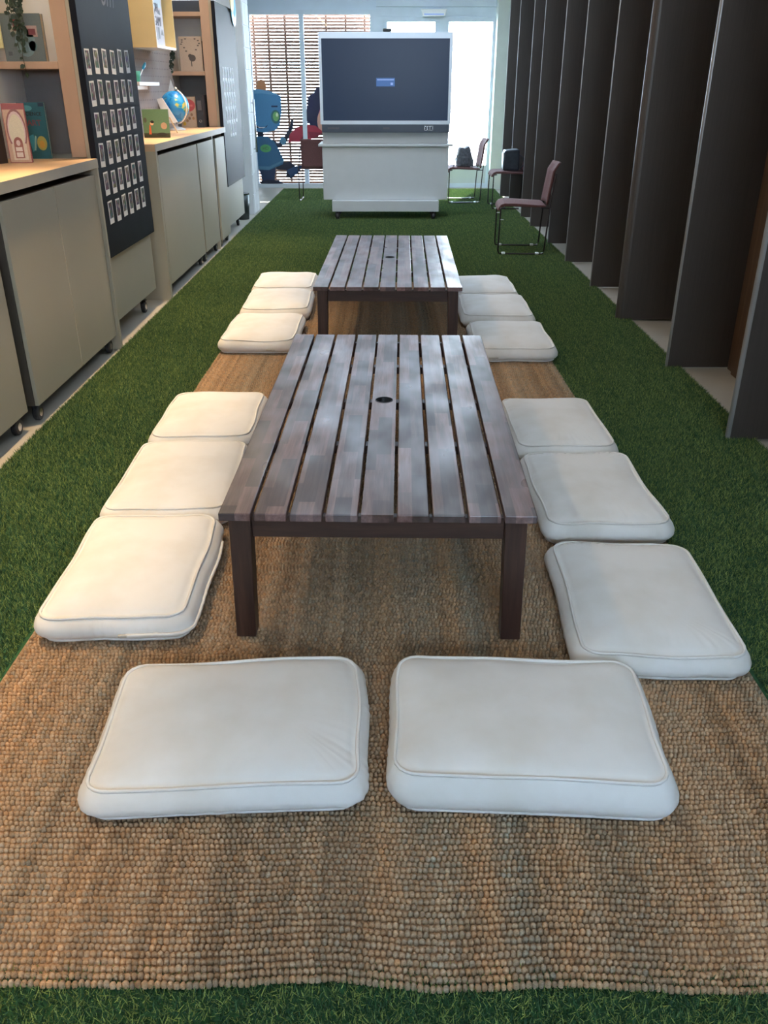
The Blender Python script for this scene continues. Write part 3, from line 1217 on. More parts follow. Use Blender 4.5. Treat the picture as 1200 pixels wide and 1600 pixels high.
# ------------------------------------------------------------------ fins along the right wall
fin_y = [2.70, 3.78, 4.93, 6.12, 7.20, 8.32, 9.40, 10.62, 11.45, 12.70, 13.75]
fin_x = [1.60, 1.606, 1.656, 1.645, 1.690, 1.690, 1.707, 1.702, 1.707, 1.713, 1.713]
fin_th = [.03, .034, .024, .085, .013, .013, .013, .012, .012, .012, .012]
for i, (y, th, nx) in enumerate(zip(fin_y, fin_th, fin_x)):
    if i == 0:
        lab = 'dark brown wall fin at the right edge, closest to the camera'
    elif i == len(fin_y) - 1:
        lab = 'last dark brown wall fin, beside the pale pillar by the far door'
    else:
        lab = '%s dark brown tall wall fin on the right, counted from the camera' % ORD[i]
    f = thing('wall_fin', lab, 'wall panel', (nx, y, 0), 0, 'dark fins along the right wall')
    h = th / 2
    L = XR - nx - .002
    MB().box(h, L, -h, h, .010, ZC - .01).build('panel', 'fin_laminate', f)
    arc = [(h - h * math.sin(a), -h * math.cos(a)) for a in [math.pi * k / 10 for k in range(11)]]
    MB().prism([(h, -h)] + arc[1:-1] + [(h, h)], 'z', .010, ZC - .01).build('rounded_edge', 'fin_laminate' if th > .05 else 'fin_edge', f, smooth=False)

# ------------------------------------------------------------------ left storage
XF = -1.71   # cart fronts


def caster(parent, x, y, r=.041, name='caster'):
    o = MB().lathe([(r * .55, -.014), (r * .92, -.014), (r, -.008), (r, .008), (r * .92, .014), (r * .55, .014)], 18, (x, y, r), 'x').build(name, 'black_rubber', parent, smooth=False)
    MB().lathe([(r * .5, -.016), (r * .5, .016)], 12, (x, y, r), 'x').build('hub', 'steel', o)
    MB().box(x - .022, x - .018, y - .012, y + .012, r * .8, .092).box(x - .022, x + .02, y - .02, y + .02, .084, .096).build('fork', 'dark_metal', o)
    return o


def cart(label, y0, y1, doors, z0=.096, z1=1.042, xf=XF):
    t = thing('rolling_cupboard', label, 'cupboard', (xf, (y0 + y1) / 2, 0), 0, 'rolling cupboards under the worktops')
    h = (y1 - y0) / 2
    MB().box(-.44, -.02, -h, h, z0, z1).build('body', 'cupboard_body', t, bevel=.002)
    ys = np.linspace(-h, h, doors + 1)
    for a, b in zip(ys[:-1], ys[1:]):
        MB().box(-.0185, 0, a + .004, b - .004, z0, z1).build('door', 'cream_laminate', t, bevel=.0015)
    for yy in (-h + .07, h - .07):
        caster(t, -.04, yy)
        caster(t, -.38, yy)
    return t


cart('beige rolling cupboard cut off by the left edge of the photo', 2.55, 3.90, 2, xf=-1.735)
cart('beige two door rolling cupboard beneath the near worktop', 3.97, 5.322, 2)
cart('beige wide rolling cupboard beneath the far worktop, nearest of three', 6.86, 8.28, 1)
cart('beige narrow rolling cupboard beneath the far worktop, middle of three', 8.33, 9.06, 1)
cart('beige narrow rolling cupboard beneath the far worktop, beside the far blackboard', 9.20, 9.72, 1, z0=.07)

# worktops
t = thing('worktop', 'near worktop of pale wood with grey edge, carrying upright books', 'worktop', (-1.69, 5.355, 0))
MB().box(XL + 1.69 + .002, -.004, -2.9, -.001, 1.078, 1.127).build('slab', 'counter_wood', t)
MB().box(-.0035, 0, -2.9, 0, 1.078, 1.127).build('edge_strip', 'counter_edge', t)
MB().box(XL + 1.69 + .002, -.002, -.026, -.002, 0, 1.077).build('end_panel', 'cream_laminate', t)
t = thing('worktop', 'far worktop of pale wood with grey edge, carrying the globe', 'worktop', (-1.69, 6.73, 0))
MB().box(XL + 1.69 + .002, -.004, 0, 3.0, 1.078, 1.127).build('slab', 'counter_wood', t)
MB().box(-.0035, 0, 0, 3.0, 1.078, 1.127).build('edge_strip', 'counter_edge', t)
MB().box(XL + 1.69 + .002, -.002, .002, .05, 0, 1.077).build('end_panel', 'cream_laminate', t)
MB().box(XL + 1.69 + .002, -.03, 2.36, 2.40, 0, 1.077).build('divider', 'cream_laminate', t)


# tall perpendicular shelving blocks with blackboards on their ends
def block(label, blabel, y0, y1, post, shelves, zb0, zb1, zlow, ztop):
    t = thing('bookcase', label, 'bookcase', (-1.74, y0, 0), 0, 'tall bookcases standing across the left wall')
    d = .34
    D = y1 - y0
    xl = XL + 1.74 + .002
    z0 = 1.128
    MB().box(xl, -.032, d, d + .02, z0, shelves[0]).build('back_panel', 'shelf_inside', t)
    MB().box(xl, -.032, d, d + .02, shelves[0], ztop).build('back_panel', 'wall_white', t)
    MB().box(-.03 - post, -.03, 0, d, z0, ztop).build('upright', 'shelf_wood', t, bevel=.002)
    for s in shelves:
        MB().box(xl, -.03 - post - .001, 0, d, s - .019, s + .019).build('shelf', 'shelf_wood', t, bevel=.002)
    MB().box(-.0295, -.0005, 0, D, zlow, ztop).build('end_panel', 'cream_laminate', t, bevel=.002)
    MB().box(xl, -.032, d + .021, D - .01, zlow + .02, ztop).build('rear_block', 'cream_laminate', t)
    caster(t, -.06, D - .18)
    caster(t, -.36, D - .18)
    caster(t, -.06, .12)
    b = thing('blackboard', blabel, 'blackboard', (-1.7395, y0 - .03, 0), 0, 'blackboards on the bookcase ends')
    MB().box(0, .036, 0, D + .02, zb0, zb1).build('panel', 'board', b, bevel=.002)
    return t, b


_, bd1 = block('tall pale wood bookcase behind the near worktop', 'near blackboard with six rows of instant photos', 5.42, 6.50, .088, (1.61,), .553, 2.24, .142, 2.27)
_, bd2 = block('tall pale wood bookcase behind the far worktop and the globe', 'far blackboard reflecting the window, beside the white door', 9.76, 10.95, .09, (1.625, 2.15), .54, 2.26, .12, 2.28)
lettering('Sm', .22, 'ink_grey', bd1, (.0366, .62, 2.005), (R(90), 0, R(90)), shear=.35)

# instant photos
pc = MB().box(0, .0012, -.043, .043, -.066, .066).mesh('instant_photo', 'photo_card')
pp = MB().box(0, .0006, -.034, .034, -.034, .057).mesh('picture', 'photo_picture')
ROW = ['top', 'second', 'third', 'fourth', 'fifth', 'bottom']
COL = ['nearest the camera', 'second from the near end', 'third from the near end', 'fourth from the near end', 'fifth from the near end', 'at the far end']
for r_ in range(6):
    for c_ in range(6):
        o = link('instant_photo', pc, None, loc=(-1.7033, 5.475 + .009 * r_ + c_ * (.1655 - .002 * r_) + random.uniform(-.006, .006), 1.632 - r_ * .1655 + random.uniform(-.005, .005) + c_ * .003), rot=(R(random.uniform(-2.5, 2.5)), 0, 0))
        tag(o, 'instant photo on the near blackboard, %s row, %s' % (ROW[r_], COL[c_]), 'photo', 'instant photos on the near blackboard')
        link('picture', pp, o, loc=(.0010, 0, 0))
for r_, cnt in enumerate((5, 5, 5, 5, 3)):
    for c_ in range(cnt):
        o = link('instant_photo', pc, None, loc=(-1.7033, 9.93 + (c_ + (1 if cnt == 3 else 0)) * .15 + .02 * r_, 1.62 - r_ * .135), rot=(R(random.uniform(-2, 2)), 0, 0))
        tag(o, 'small photo on the far blackboard, row %s, %s' % (('one', 'two', 'three', 'four', 'five')[r_], COL[c_]), 'photo', 'instant photos on the far blackboard')
        link('picture', pp, o, loc=(.0010, 0, 0))


# books
def book(label, loc, w, h, th, rz, cover, tilt=0.0, cat='book', name='book', extra=None, lean=0.0):
    """upright book: front cover faces local -Y, spine on the left; loc at the lower left front corner"""
    t = thing(name, label, cat, loc, R(rz))
    t.rotation_euler = (R(tilt), R(lean), R(rz))
    MB().box(.004, w - .003, .003, th - .003, .003, h - .003).build('pages', 'page_edge', t)
    m = MB()
    m.box(0, w, 0, .003, 0, h, cover).box(0, w, th - .003, th, 0, h, cover).box(0, .004, .003, th - .003, 0, h, cover)
    m.build('cover', 'print', t, bevel=.001, seg=1)
    if extra:
        extra(t, w, h)
    return t


def flat(k, pts, col, lvl=1):
    MB().prism([(p[0], p[1]) for p in pts], 'y', -.0004 * lvl, 0.0, col).build('cover_print', 'print', k)


def ell(cx, cz, rx, rz, n=20, a0=0, a1=360):
    return [(cx + rx * math.cos(R(a0 + (a1 - a0) * i / n)), cz + rz * math.sin(R(a0 + (a1 - a0) * i / n))) for i in range(n + (0 if a1 - a0 == 360 else 1))]


def rect(x0, x1, z0, z1):
    return [(x0, z0), (x1, z0), (x1, z1), (x0, z1)]


def art_arch(k, w, h):
    flat(k, rect(.004, w - .004, .004, h - .03), srgb(206, 168, 140), 1)
    flat(k, ell(w * .52, h * .55, w * .44, h * .36), srgb(150, 96, 92), 2)
    flat(k, ell(w * .52, h * .55, w * .38, h * .32), srgb(222, 196, 190), 3)
    flat(k, ell(w * .52, h * .53, w * .33, h * .29), srgb(226, 216, 188), 4)
    flat(k, rect(w * .2, w * .85, h * .05, h * .33), srgb(226, 206, 178), 5)
    flat(k, ell(w * .5, h * .34, w * .2, h * .10), srgb(150, 84, 72), 6)
    flat(k, rect(w * .3, w * .7, h * .08, h * .34), srgb(160, 96, 80), 7)
    flat(k, rect(w * .35, w * .64, h * .10, h * .18), srgb(232, 214, 200), 8)
    flat(k, rect(w * .35, w * .64, h * .20, h * .27), srgb(232, 214, 200), 8)
    flat(k, ell(w * .5, h * .34, w * .09, h * .05), srgb(226, 200, 190), 8)


def art_science(k, w, h):
    flat(k, ell(w * .72, h * .28, w * .18, h * .13), srgb(170, 160, 80), 1)
    flat(k, ell(w * .72, h * .26, w * .10, h * .07), srgb(200, 150, 60), 2)
    flat(k, [(w * .25, h * .4), (w * .45, h * .44), (w * .5, h * .2), (w * .35, h * .12)], srgb(64, 150, 170), 1)
    flat(k, [(w * .4, h * .15), (w * .46, h * .15), (w * .55, h * .4), (w * .5, h * .42)], srgb(150, 190, 180), 2)
    flat(k, ell(w * .35, h * .9, w * .2, h * .05), srgb(90, 160, 170), 1)
    flat(k, rect(w * .78, w * .98, h * .93, h * .99), srgb(24, 40, 66), 2)


b = book('teal science and art book leaning behind the pink book', (-2.10, 5.33, 1.1275), .155, .295, .02, 2, srgb(36, 96, 106), extra=art_science)
lettering('SCIENCE', .026, 'ink_black', b, (.082, -.0012, .235), (R(90), 0, 0), bold=.0006, name='title')
lettering('ART', .042, 'ink_red', b, (.085, -.0012, .188), (R(90), 0, 0), bold=.0008, name='title')
book('pink picture book with an arched window cover, on the near worktop', (-2.062, 5.02, 1.1275), .115, .295, .03, 14, srgb(160, 84, 84), extra=art_arch)
book('dark mottled book at the left edge, next to the pink book', (-2.107, 4.925, 1.1275), .095, .275, .03, 68, srgb(52, 44, 40))
book('cream and black book at the far left edge of the worktop', (-2.155, 4.925, 1.1275), .095, .28, .03, 68, srgb(190, 180, 160))


def art_game(k, w, h):
    flat(k, rect(.07, .11, h - .085, h - .03), srgb(170, 80, 84), 1)
    flat(k, rect(.05, .1, h - .10, h - .06), srgb(200, 196, 186), 1)
    flat(k, rect(.14, .20, h - .115, h - .06), srgb(196, 170, 164), 1)
    flat(k, rect(.15, .19, h - .105, h - .075), srgb(130, 74, 80), 2)
    flat(k, ell(w * .72, h * .33, .022, .026), srgb(92, 138, 144), 1)
    flat(k, rect(.02, .042, .03, .05), srgb(90, 98, 104), 1)
    flat(k, ell(w * .55, h * .4, w * .25, h * .3), srgb(126, 152, 156), 1)


book('large grey green boxed game standing on the upper shelf behind the vine', (-2.165, 5.47, 1.6295), .228, .238, .045, 0, srgb(112, 124, 126), cat='box', name='game_box', extra=art_game)
tag(MB().box(-2.1985, -2.155, 5.435, 5.441, 1.695, 1.93, srgb(236, 226, 170)).build('yellow_card', 'print'), 'pale yellow card at the top left edge beside the game box', 'card')


# hanging vine
def vine(label, x, y, z0, z1, n, spread, seed, leaf=.022):
    r = random.Random(seed)
    t = thing('hanging_vine', label, 'plant', (x, y, z1))
    m = MB()
    strands = []
    for s in range(n):
        a = r.uniform(-1, 1)
        ln = (z1 - z0) * (1.0 if s == 0 else r.uniform(.3, .75))
        pts = []
        for k in range(12):
            f = k / 11
            pts.append((spread * a * math.sin(f * 1.6) * (1 - .6 * f) + .006 * math.sin(k * 1.9 + s), -.004 - .012 * abs(math.sin(k + s)), -ln * f))
        m.tube(pts, .0016, 5)
        strands.append(pts)
    m.build('stem', 'stem', t)
    for s, pts in enumerate(strands):
        for k in range(1, 12):
            for q in range(2 if k < 9 else 1):
                p = Vector(pts[k])
                an = r.uniform(-2.6, -.5) if r.random() < .8 else r.uniform(0, 3)
                L = leaf * r.uniform(.6, 1.15)
                dx = Vector((math.cos(an), -.35 * r.random(), math.sin(an))).normalized()
                up = Vector((-dx.z, r.uniform(-.5, .5), dx.x)).normalized()
                nn = dx.cross(up)
                pr = [(0, 0), (.3, .34), (.6, .36), (1, 0), (.6, -.36), (.3, -.34)]
                vs = [p + dx * (u * L) + up * (v * L) + nn * (.06 * L * math.sin(u * 3)) for u, v in pr]
                mm = MB()
                mm.add(vs, [(0, 1, 2, 3), (0, 3, 4, 5)])
                mm.build('leaf', 'leaf', t)
    return t


vine('dark green trailing vine hanging over the game box at top left', -2.045, 5.40, 1.575, 1.99, 7, .085, 5, leaf=.03)
vine('tiny dark vine hanging beside the yellow box', -1.985, 8.88, 1.64, 1.799, 2, .03, 8, leaf=.03)

# ------------------------------------------------------------------ alcove above the far worktop
pg = thing('pegboard', 'grey pegboard panel on the left wall above the far worktop', 'pegboard', (XL + .0015, 8.5, 0))
MB().box(0, .018, -1.5, 1.2, 1.13, 2.5).build('panel', 'pegboard', pg)
hm = MB()
for i in range(22):
    for j in range(20):
        hm.lathe([(.006, .018), (.006, .0187)], 6, (0, -.3 + i * .065, 1.2 + j * .065), 'x')
hole = hm.build('peg_holes', 'ink_grey', pg)
hole['kind'] = 'stuff'

yb = thing('wall_box', 'yellow sided open display box mounted on the pegboard', 'display box', (-2.18, 8.18, 1.80))
MB().box(0, .235, 0, .012, 0, .55).build('side_panel', 'yellow_box', yb)
MB().box(0, .235, .73, .742, 0, .55).build('side_panel', 'yellow_box', yb)
MB().box(0, .235, .0125, .7295, 0, .02).build('bottom_panel', 'white_plastic', yb)
MB().box(0, .235, .0125, .7295, .53, .55).build('top_panel', 'white_plastic', yb)
MB().box(0, .01, .0125, .7295, .02, .53).build('back_panel', 'yellow_box', yb)
MB().box(.2355, .240, 0, .014, 0, .55).build('edge_strip', 'white_plastic', yb)


def art_origami(k, w, h):
    flat(k, rect(.01, w - .01, .01, h - .01), srgb(206, 200, 208), 1)
    flat(k, rect(w * .05, w * .9, h * .74, h * .97), srgb(190, 214, 232), 2)
    flat(k, [(w * .2, h * .62), (w * .4, h * .72), (w * .3, h * .58)], srgb(90, 92, 104), 3)
    flat(k, [(w * .55, h * .62), (w * .75, h * .72), (w * .8, h * .6)], srgb(96, 96, 110), 3)
    flat(k, rect(w * .2, w * .45, h * .12, h * .36), srgb(150, 140, 148), 3)
    flat(k, rect(w * .45, w * .6, h * .14, h * .36), srgb(60, 58, 66), 3)
    flat(k, [(w * .7, h * .22), (w * .95, h * .22), (w * .82, h * .34)], srgb(70, 66, 74), 3)


b = book('white origami book shown inside the yellow box', (-1.985, 8.27, 1.8205), .40, .40, .03, 90, srgb(206, 204, 210), extra=art_origami)
lettering('ORI', .10, 'ink_grey', b, (.17, -.003, .285), (R(90), 0, 0), name='title')
lettering('GAMI', .10, 'ink_grey', b, (.19, -.003, .185), (R(90), 0, 0), name='title')

ms = thing('wall_shelf', 'small white ledge on the pegboard under the yellow box', 'shelf', (-2.18, 8.0, 1.51))
MB().box(0, .10, 0, .70, 0, .030).build('ledge', 'white_plastic', ms, bevel=.003)
MB().box(0, .012, .1, .6, -.03, -.001).build('bracket', 'white_plastic', ms)
cp = thing('cup', 'green cup on the small white ledge', 'cup', (-2.125, 8.10, 1.5405))
MB().lathe([(.025, 0), (.036, .08), (.033, .08), (.023, .006)], 20).build('cup_body', 'teal_plastic', cp, smooth=True)
pb = thing('paint_brush', 'blue brush standing in the green cup', 'brush', (-2.118, 8.10, 1.55))
MB().tube([(0, 0, 0), (.01, .16, .085)], .004, 8).build('stick', 'white_plastic', pb)
MB().tube([(.01, .16, .085), (.0115, .20, .105), (.013, .24, .128), (.014, .27, .143)], [.006, .014, .013, .003], 8).build('bristles', 'blue_plastic', pb, smooth=True)

# globe
gl = thing('globe', 'blue desk globe with a white arc on the far worktop', 'globe', (-2.035, 9.02, 1.1275))
MB().lathe([(.085, 0), (.085, .008), (.06, .02), (.018, .03), (.014, .055)], 28).build('base', 'white_plastic', gl, smooth=True)
gp = [(.137 * math.sin(math.pi * k / 18), -.137 * math.cos(math.pi * k / 18)) for k in range(1, 18)]
ball = MB().lathe(gp, 32).build('sphere', 'globe_map', gl, smooth=True)
ball.location = (0, 0, .205)
ball.rotation_euler = (R(8), R(22), 0)
arc = [(.149 * math.cos(R(a)) * math.cos(R(-30)), .149 * math.cos(R(a)) * math.sin(R(-30)), .205 + .149 * math.sin(R(a))) for a in range(-86, 76, 6)]
MB().tube(arc, .0065, 8).build('meridian_arm', 'white_plastic', gl, smooth=True)
MB().lathe([(.012, 0), (.014, .008), (.006, .02)], 12, (.03, -.015, .352)).build('pole_knob', 'white_plastic', gl, smooth=True)


def art_green(k, w, h):
    flat(k, rect(0.0, w, 0, h * .16), srgb(52, 60, 44), 1)
    flat(k, [(w * .2, h * .12), (w * .3, h * .12), (w * .29, h * .42), (w * .24, h * .46)], srgb(214, 104, 64), 2)
    flat(k, ell(w * .34, h * .5, w * .07, h * .06), srgb(236, 196, 160), 2)
    flat(k, ell(w * .36, h * .56, w * .07, h * .05), srgb(20, 20, 22), 3)
    flat(k, ell(w * .8, h * .42, w * .12, h * .12), srgb(190, 160, 138), 2)
    flat(k, ell(w * .1, h * .62, w * .06, h * .09), srgb(84, 92, 78), 2)
    flat(k, ell(w * .7, h * .12, w * .2, h * .06), srgb(40, 44, 34), 2)


b = book('green picture book with a small orange figure, on the far worktop', (-1.992, 7.62, 1.1275), .212, .212, .02, 0, srgb(96, 136, 106), extra=art_green)
for q in range(7):
    pass
# small easel
es = thing('mini_easel', 'small wooden easel holding a white card beside the globe', 'easel', (-1.955, 8.45, 1.1275))
MB().hexa([(-.115, .05, .0), (-.10, .05, .0), (-.10, .062, 0), (-.115, .062, 0)], [(-.06, .05, .10), (-.045, .05, .10), (-.045, .062, .10), (-.06, .062, .10)]).build('leg', 'pale_pine', es)
MB().hexa([(.05, -.02, .0), (.062, -.02, .0), (.062, -.008, 0), (.05, -.008, 0)], [(-.01, -.02, .13), (.002, -.02, .13), (.002, -.008, .13), (-.01, -.008, .13)]).build('leg', 'pale_pine', es)
MB().hexa([(-.02, -.02, .0), (-.008, -.02, .0), (-.008, -.008, 0), (-.02, -.008, 0)], [(-.06, -.02, .13), (-.048, -.02, .13), (-.048, -.008, .13), (-.06, -.008, .13)]).build('leg', 'pale_pine', es)
MB().hexa([(-.04, -.02, .075), (.066, -.02, .088), (.066, -.006, .088), (-.04, -.006, .075)], [(-.118, .05, .275), (-.068, .05, .285), (-.068, .06, .285), (-.118, .06, .275)]).build('card', 'white_plastic', es)
tr = thing('triangle_sign', 'thin white triangular stand behind the globe', 'stand', (-2.17, 9.35, 1.1275))
MB().prism([(-.01, .26), (.10, .26), (.045, .44)], 'y', 0, .006).build('sheet', 'white_plastic', tr)
MB().box(.04, .05, .007, .014, 0, .26).build('rod', 'white_plastic', tr)
MB().box(.0, .09, -.03, .05, 0, .006).build('foot', 'white_plastic', tr)


def art_red(k, w, h):
    flat(k, ell(w * .55, h * .72, w * .42, h * .2), srgb(190, 84, 88), 1)
    flat(k, rect(w * .25, w * .8, h * .68, h * .74), srgb(214, 120, 118), 2)
    for i, (a, c) in enumerate(((.3, .38), (.55, .3), (.7, .42), (.4, .22), (.8, .3))):
        flat(k, ell(w * a, h * c, w * .08, h * .05), srgb(110 + i * 14, 96 + i * 8, 90), 2)
    flat(k, ell(w * .2, h * .12, w * .1, h * .06), srgb(206, 170, 60), 2)


book('beige book with a red oval on its cover, behind the globe', (-2.115, 9.62, 1.1275), .158, .285, .03, 0, srgb(186, 166, 146), extra=art_red)
bn = thing('binder', 'tall black binder beside the red oval book', 'binder', (-1.948, 9.60, 1.1275))
MB().box(0, .068, 0, .26, 0, .30).build('case', 'bag_black', bn, bevel=.003)
MB().lathe([(.014, -.001), (.014, .0015), (.009, .0015), (.009, -.001)], 14, (.034, 0, .06), 'y').build('finger_ring', 'steel', bn)
MB().box(.014, .054, -.001, 0, .16, .25).build('spine_label', 'ink_grey', bn)


def art_kraft(k, w, h):
    dark = srgb(88, 82, 78)
    flat(k, ell(w * .55, h * .38, w * .15, h * .1), dark, 1)
    flat(k, ell(w * .46, h * .44, w * .09, h * .06), dark, 2)
    flat(k, rect(w * .48, w * .52, h * .14, h * .3), dark, 1)
    for a, c in ((.15, .9), (.3, .93), (.72, .93), (.86, .88), (.1, .78), (.22, .68), (.84, .74), (.74, .62), (.3, .58), (.9, .8), (.14, .84)):
        flat(k, ell(w * a, h * c, w * .05, h * .018, 8), dark, 1)


book('kraft brown book with a dark bird, on the middle shelf above the globe', (-2.105, 9.79, 1.6455), .228, .31, .02, 0, srgb(196, 176, 158), extra=art_kraft)
book('black upright book at the right end of the middle shelf', (-1.8755, 9.79, 1.6455), .012, .27, .18, 0, srgb(30, 28, 34))
book('dark folder on the top shelf above the kraft book', (-2.15, 9.85, 2.1705), .28, .10, .03, 0, srgb(56, 70, 88), name='folder', cat='folder')

# paper fan decoration beside the far board
pf = thing('paper_decoration', 'blue and yellow paper rosette at the top of the far blackboard', 'decoration', (-1.695, 10.72, 2.22))
MB().lathe([(.002, 0), (.09, .006), (.17, 0.0), (.17, .006), (.09, .014), (.002, .008)], 24, (0, .10, .05), 'x').build('blue_rosette', 'blue_plastic', pf)
MB().lathe([(.002, 0), (.07, .006), (.13, 0.0), (.13, .006), (.07, .014), (.002, .008)], 24, (.016, -.08, .13), 'x').build('yellow_rosette', 'yellow_box', pf)

# bin
bn = thing('waste_bin', 'small dark waste bin on the floor before the white door', 'bin', (-1.83, 11.32, 0))
MB().lathe([(.085, 0.003), (.10, .30), (.094, .30), (.08, .012)], 24).build('bin_body', 'bin_metal', bn, smooth=True)
MB().lathe([(.102, .295), (.104, .31), (.098, .31), (.092, .296)], 24).build('rim', 'steel', bn)
MB().lathe([(.06, 0.0), (.06, .004)], 16, (0, 0, -.0)).build('base_pad', 'black_rubber', bn)

# ------------------------------------------------------------------ display cart
cx = -.02
tv = thing('display_cabinet', 'white rolling cabinet under the large screen at the far end', 'cabinet', (cx, 11.30, 0))
MB().box(-.775, .775, 0, .56, .235, .85).build('body', 'white_laminate', tv, bevel=.006)
MB().box(-.82, .82, -.03, .58, .851, .878).build('ledge', 'white_laminate', tv, bevel=.004)
MB().box(-.77, .77, .09, .5, .879, 1.03).build('riser', 'white_laminate', tv, bevel=.004)
MB().box(-.665, .665, -.10, .50, .105, .2345).build('plinth', 'white_laminate', tv, bevel=.006)
for x in (-.60, .60):
    for y in (-.045, .40):
        o = MB().lathe([(.026, -.02), (.045, -.02), (.05, -.012), (.05, .012), (.045, .02), (.026, .02)], 18, (x, y, .05), 'x').build('caster', 'black_rubber', tv)
        MB().box(x - .03, x - .022, y - .03, y + .03, .04, .104).box(x + .022, x + .03, y - .03, y + .03, .04, .104).build('fork', 'dark_metal', o)
ds = thing('display', 'large flat interactive screen on the white rolling cabinet', 'screen', (cx, 11.36, 1.0))
ds.location = (cx, 11.30, 1.0315)
m = MB()
W2, zb, zt, zs0, zs1 = .785, .065, 1.04, .105, .975
m.box(-W2, W2, 0, .09, zs1, zt).box(-W2, W2, 0, .09, zb, zs0).box(-W2, -W2 + .035, 0, .09, zs0, zs1).box(W2 - .035, W2, 0, .09, zs0, zs1)
m.build('bezel', 'tv_bezel', ds)
MB().box(-W2 + .035, W2 - .035, .012, .085, zs0, zs1).build('screen', 'screen', ds)
MB().box(-W2 + .015, W2 - .01, -.004, .08, -.025, .0645).build('control_bar', 'tv_bar', ds, bevel=.003)
MB().box(-.11, .11, .0105, .0119, .475, .565).build('login_window', 'screen_dialog', ds)
MB().box(-.10, .10, .0095, .0104, .54, .552).build('input_field', 'screen_field', ds)
MB().box(.06, .09, .0095, .0104, .49, .515).build('login_button', 'screen_field', ds)
m = MB()
for i in range(4):
    m.box(.47 + i * .033, .475 + i * .033, -.0048, -.0042, .002, .045)
m.box(.47, .57, -.0048, -.0042, .0, .004).box(.47, .57, -.0048, -.0042, .043, .047)
m.build('port_frame', 'steel', ds)
MB().box(-.7, -.56, -.0048, -.0042, .012, .032).build('brand_strip', 'ink_grey', ds)
MB().box(-.03, .05, -.0048, -.0042, .012, .032).build('brand_strip', 'ink_grey', ds)
wcm = thing('webcam', 'small dark webcam clipped on top of the large screen', 'webcam', (cx + .02, 11.315, 1.0315 + zt))
MB().box(-.05, .05, -.02, .03, .002, .035).build('camera_body', 'black_rubber', wcm, bevel=.008)
MB().lathe([(.010, -.0235), (.012, -.02)], 12, (0, 0, .02), 'y').build('lens', 'ink_black', wcm)
MB().box(-.03, .03, -.015, .05, 0, .0015).build('clip', 'black_rubber', wcm)


# ------------------------------------------------------------------ chairs
def make_chair(label, loc, rz):
    """sled based stacking chair, facing local -X"""
    t = thing('stacking_chair', label, 'chair', loc, R(rz), 'maroon stacking chairs')
    hw = .262
    m = MB()
    prof = [(-.265, .405), (-.255, .438), (-.235, .462), (-.20, .474), (-.10, .474), (0, .468), (.10, .462), (.18, .460), (.205, .452), (.20, .440), (.10, .438), (0, .442), (-.10, .446), (-.20, .444), (-.228, .432), (-.245, .402)]
    m.prism(prof, 'y', -.225, .225)
    m.build('seat', 'maroon_fabric', t, smooth=False, bevel=.008)
    bk = MB()
    front, back = [], []
    nv, nu = 10, 9
    vs, fs = [], []
    for k in range(nv + 1):
        f = k / nv
        z = .46 + .375 * f
        x0 = .205 + .055 * f + (.035 * max(0, f - .8) / .2 if f > .8 else 0)
        hwk = .215 - .012 * (f - .4) ** 2
        for j in range(nu + 1):
            u = j / nu * 2 - 1
            vs.append((x0 + .03 * (1 - u * u) - .012, u * hwk, z))
    nb = len(vs)
    vs += [(x + .02, y, z - .004) for x, y, z in vs]
    for k in range(nv):
        for j in range(nu):
            a = k * (nu + 1) + j
            fs.append((a, a + 1, a + nu + 2, a + nu + 1))
            fs.append((nb + a, nb + a + nu + 1, nb + a + nu + 2, nb + a + 1))
    for k in range(nv):
        a, b2 = k * (nu + 1), (k + 1) * (nu + 1)
        fs.append((a, b2, nb + b2, nb + a))
        a, b2 = a + nu, b2 + nu
        fs.append((a, nb + a, nb + b2, b2))
    for j in range(nu):
        fs.append((j, nb + j, nb + j + 1, j + 1))
        a = nv * (nu + 1) + j
        fs.append((a, a + 1, nb + a + 1, nb + a))
    bk.add(vs, fs)
    bk.build('backrest', 'maroon_fabric', t, smooth=True)
    for s in (-1, 1):
        y = s * hw
        pts = [(-.235, s * .225, .432), (-.238, y, .42), (-.24, y, .30), (-.243, y, .04), (-.235, y, .014), (-.21, y, .0085), (.16, y, .0085), (.20, y, .014), (.208, y, .04), (.222, y, .30), (.235, y, .47), (.245, s * .235, .55), (.268, s * .225, .70), (.272, s * .21, .74)]
        MB().tube(pts, .0075, 8).build('side_frame', 'dark_metal', t, smooth=True)
        for xx in (-.19, .14):
            MB().lathe([(.0085, -.018), (.0125, -.014), (.0125, .014), (.0085, .018)], 10, (xx, y, .0135), 'x').build('glide', 'clear_glide', t)
        MB().box(-.243, -.205, y - .006, y + .006, .325, .333).build('link_clip', 'clear_glide', t)
    MB().tube([(-.20, -hw, .436), (-.20, hw, .436)], .006, 8).tube([(.15, -hw, .436), (.15, hw, .436)], .006, 8).tube([(.15, -hw, .436), (.229, -hw, .436)], .006, 8).tube([(.15, hw, .436), (.229, hw, .436)], .006, 8).tube([(-.20, -hw, .436), (-.239, -hw, .43)], .006, 8).tube([(-.20, hw, .436), (-.239, hw, .43)], .006, 8).build('seat_rail', 'dark_metal', t)
    return t


TZ = .018
make_chair('maroon chair in front of the dark fins, empty and nearest the camera', (1.352, 8.93, TZ), -3)
make_chair('maroon chair against the fins with a black bag on its seat', (1.66, 12.42, TZ), 0)
make_chair('maroon chair before the bright glass door with a grey backpack', (1.10, 13.10, TZ), 3)
make_chair('maroon chair half hidden behind the left side of the screen cabinet', (-.99, 13.2, TZ), -92)

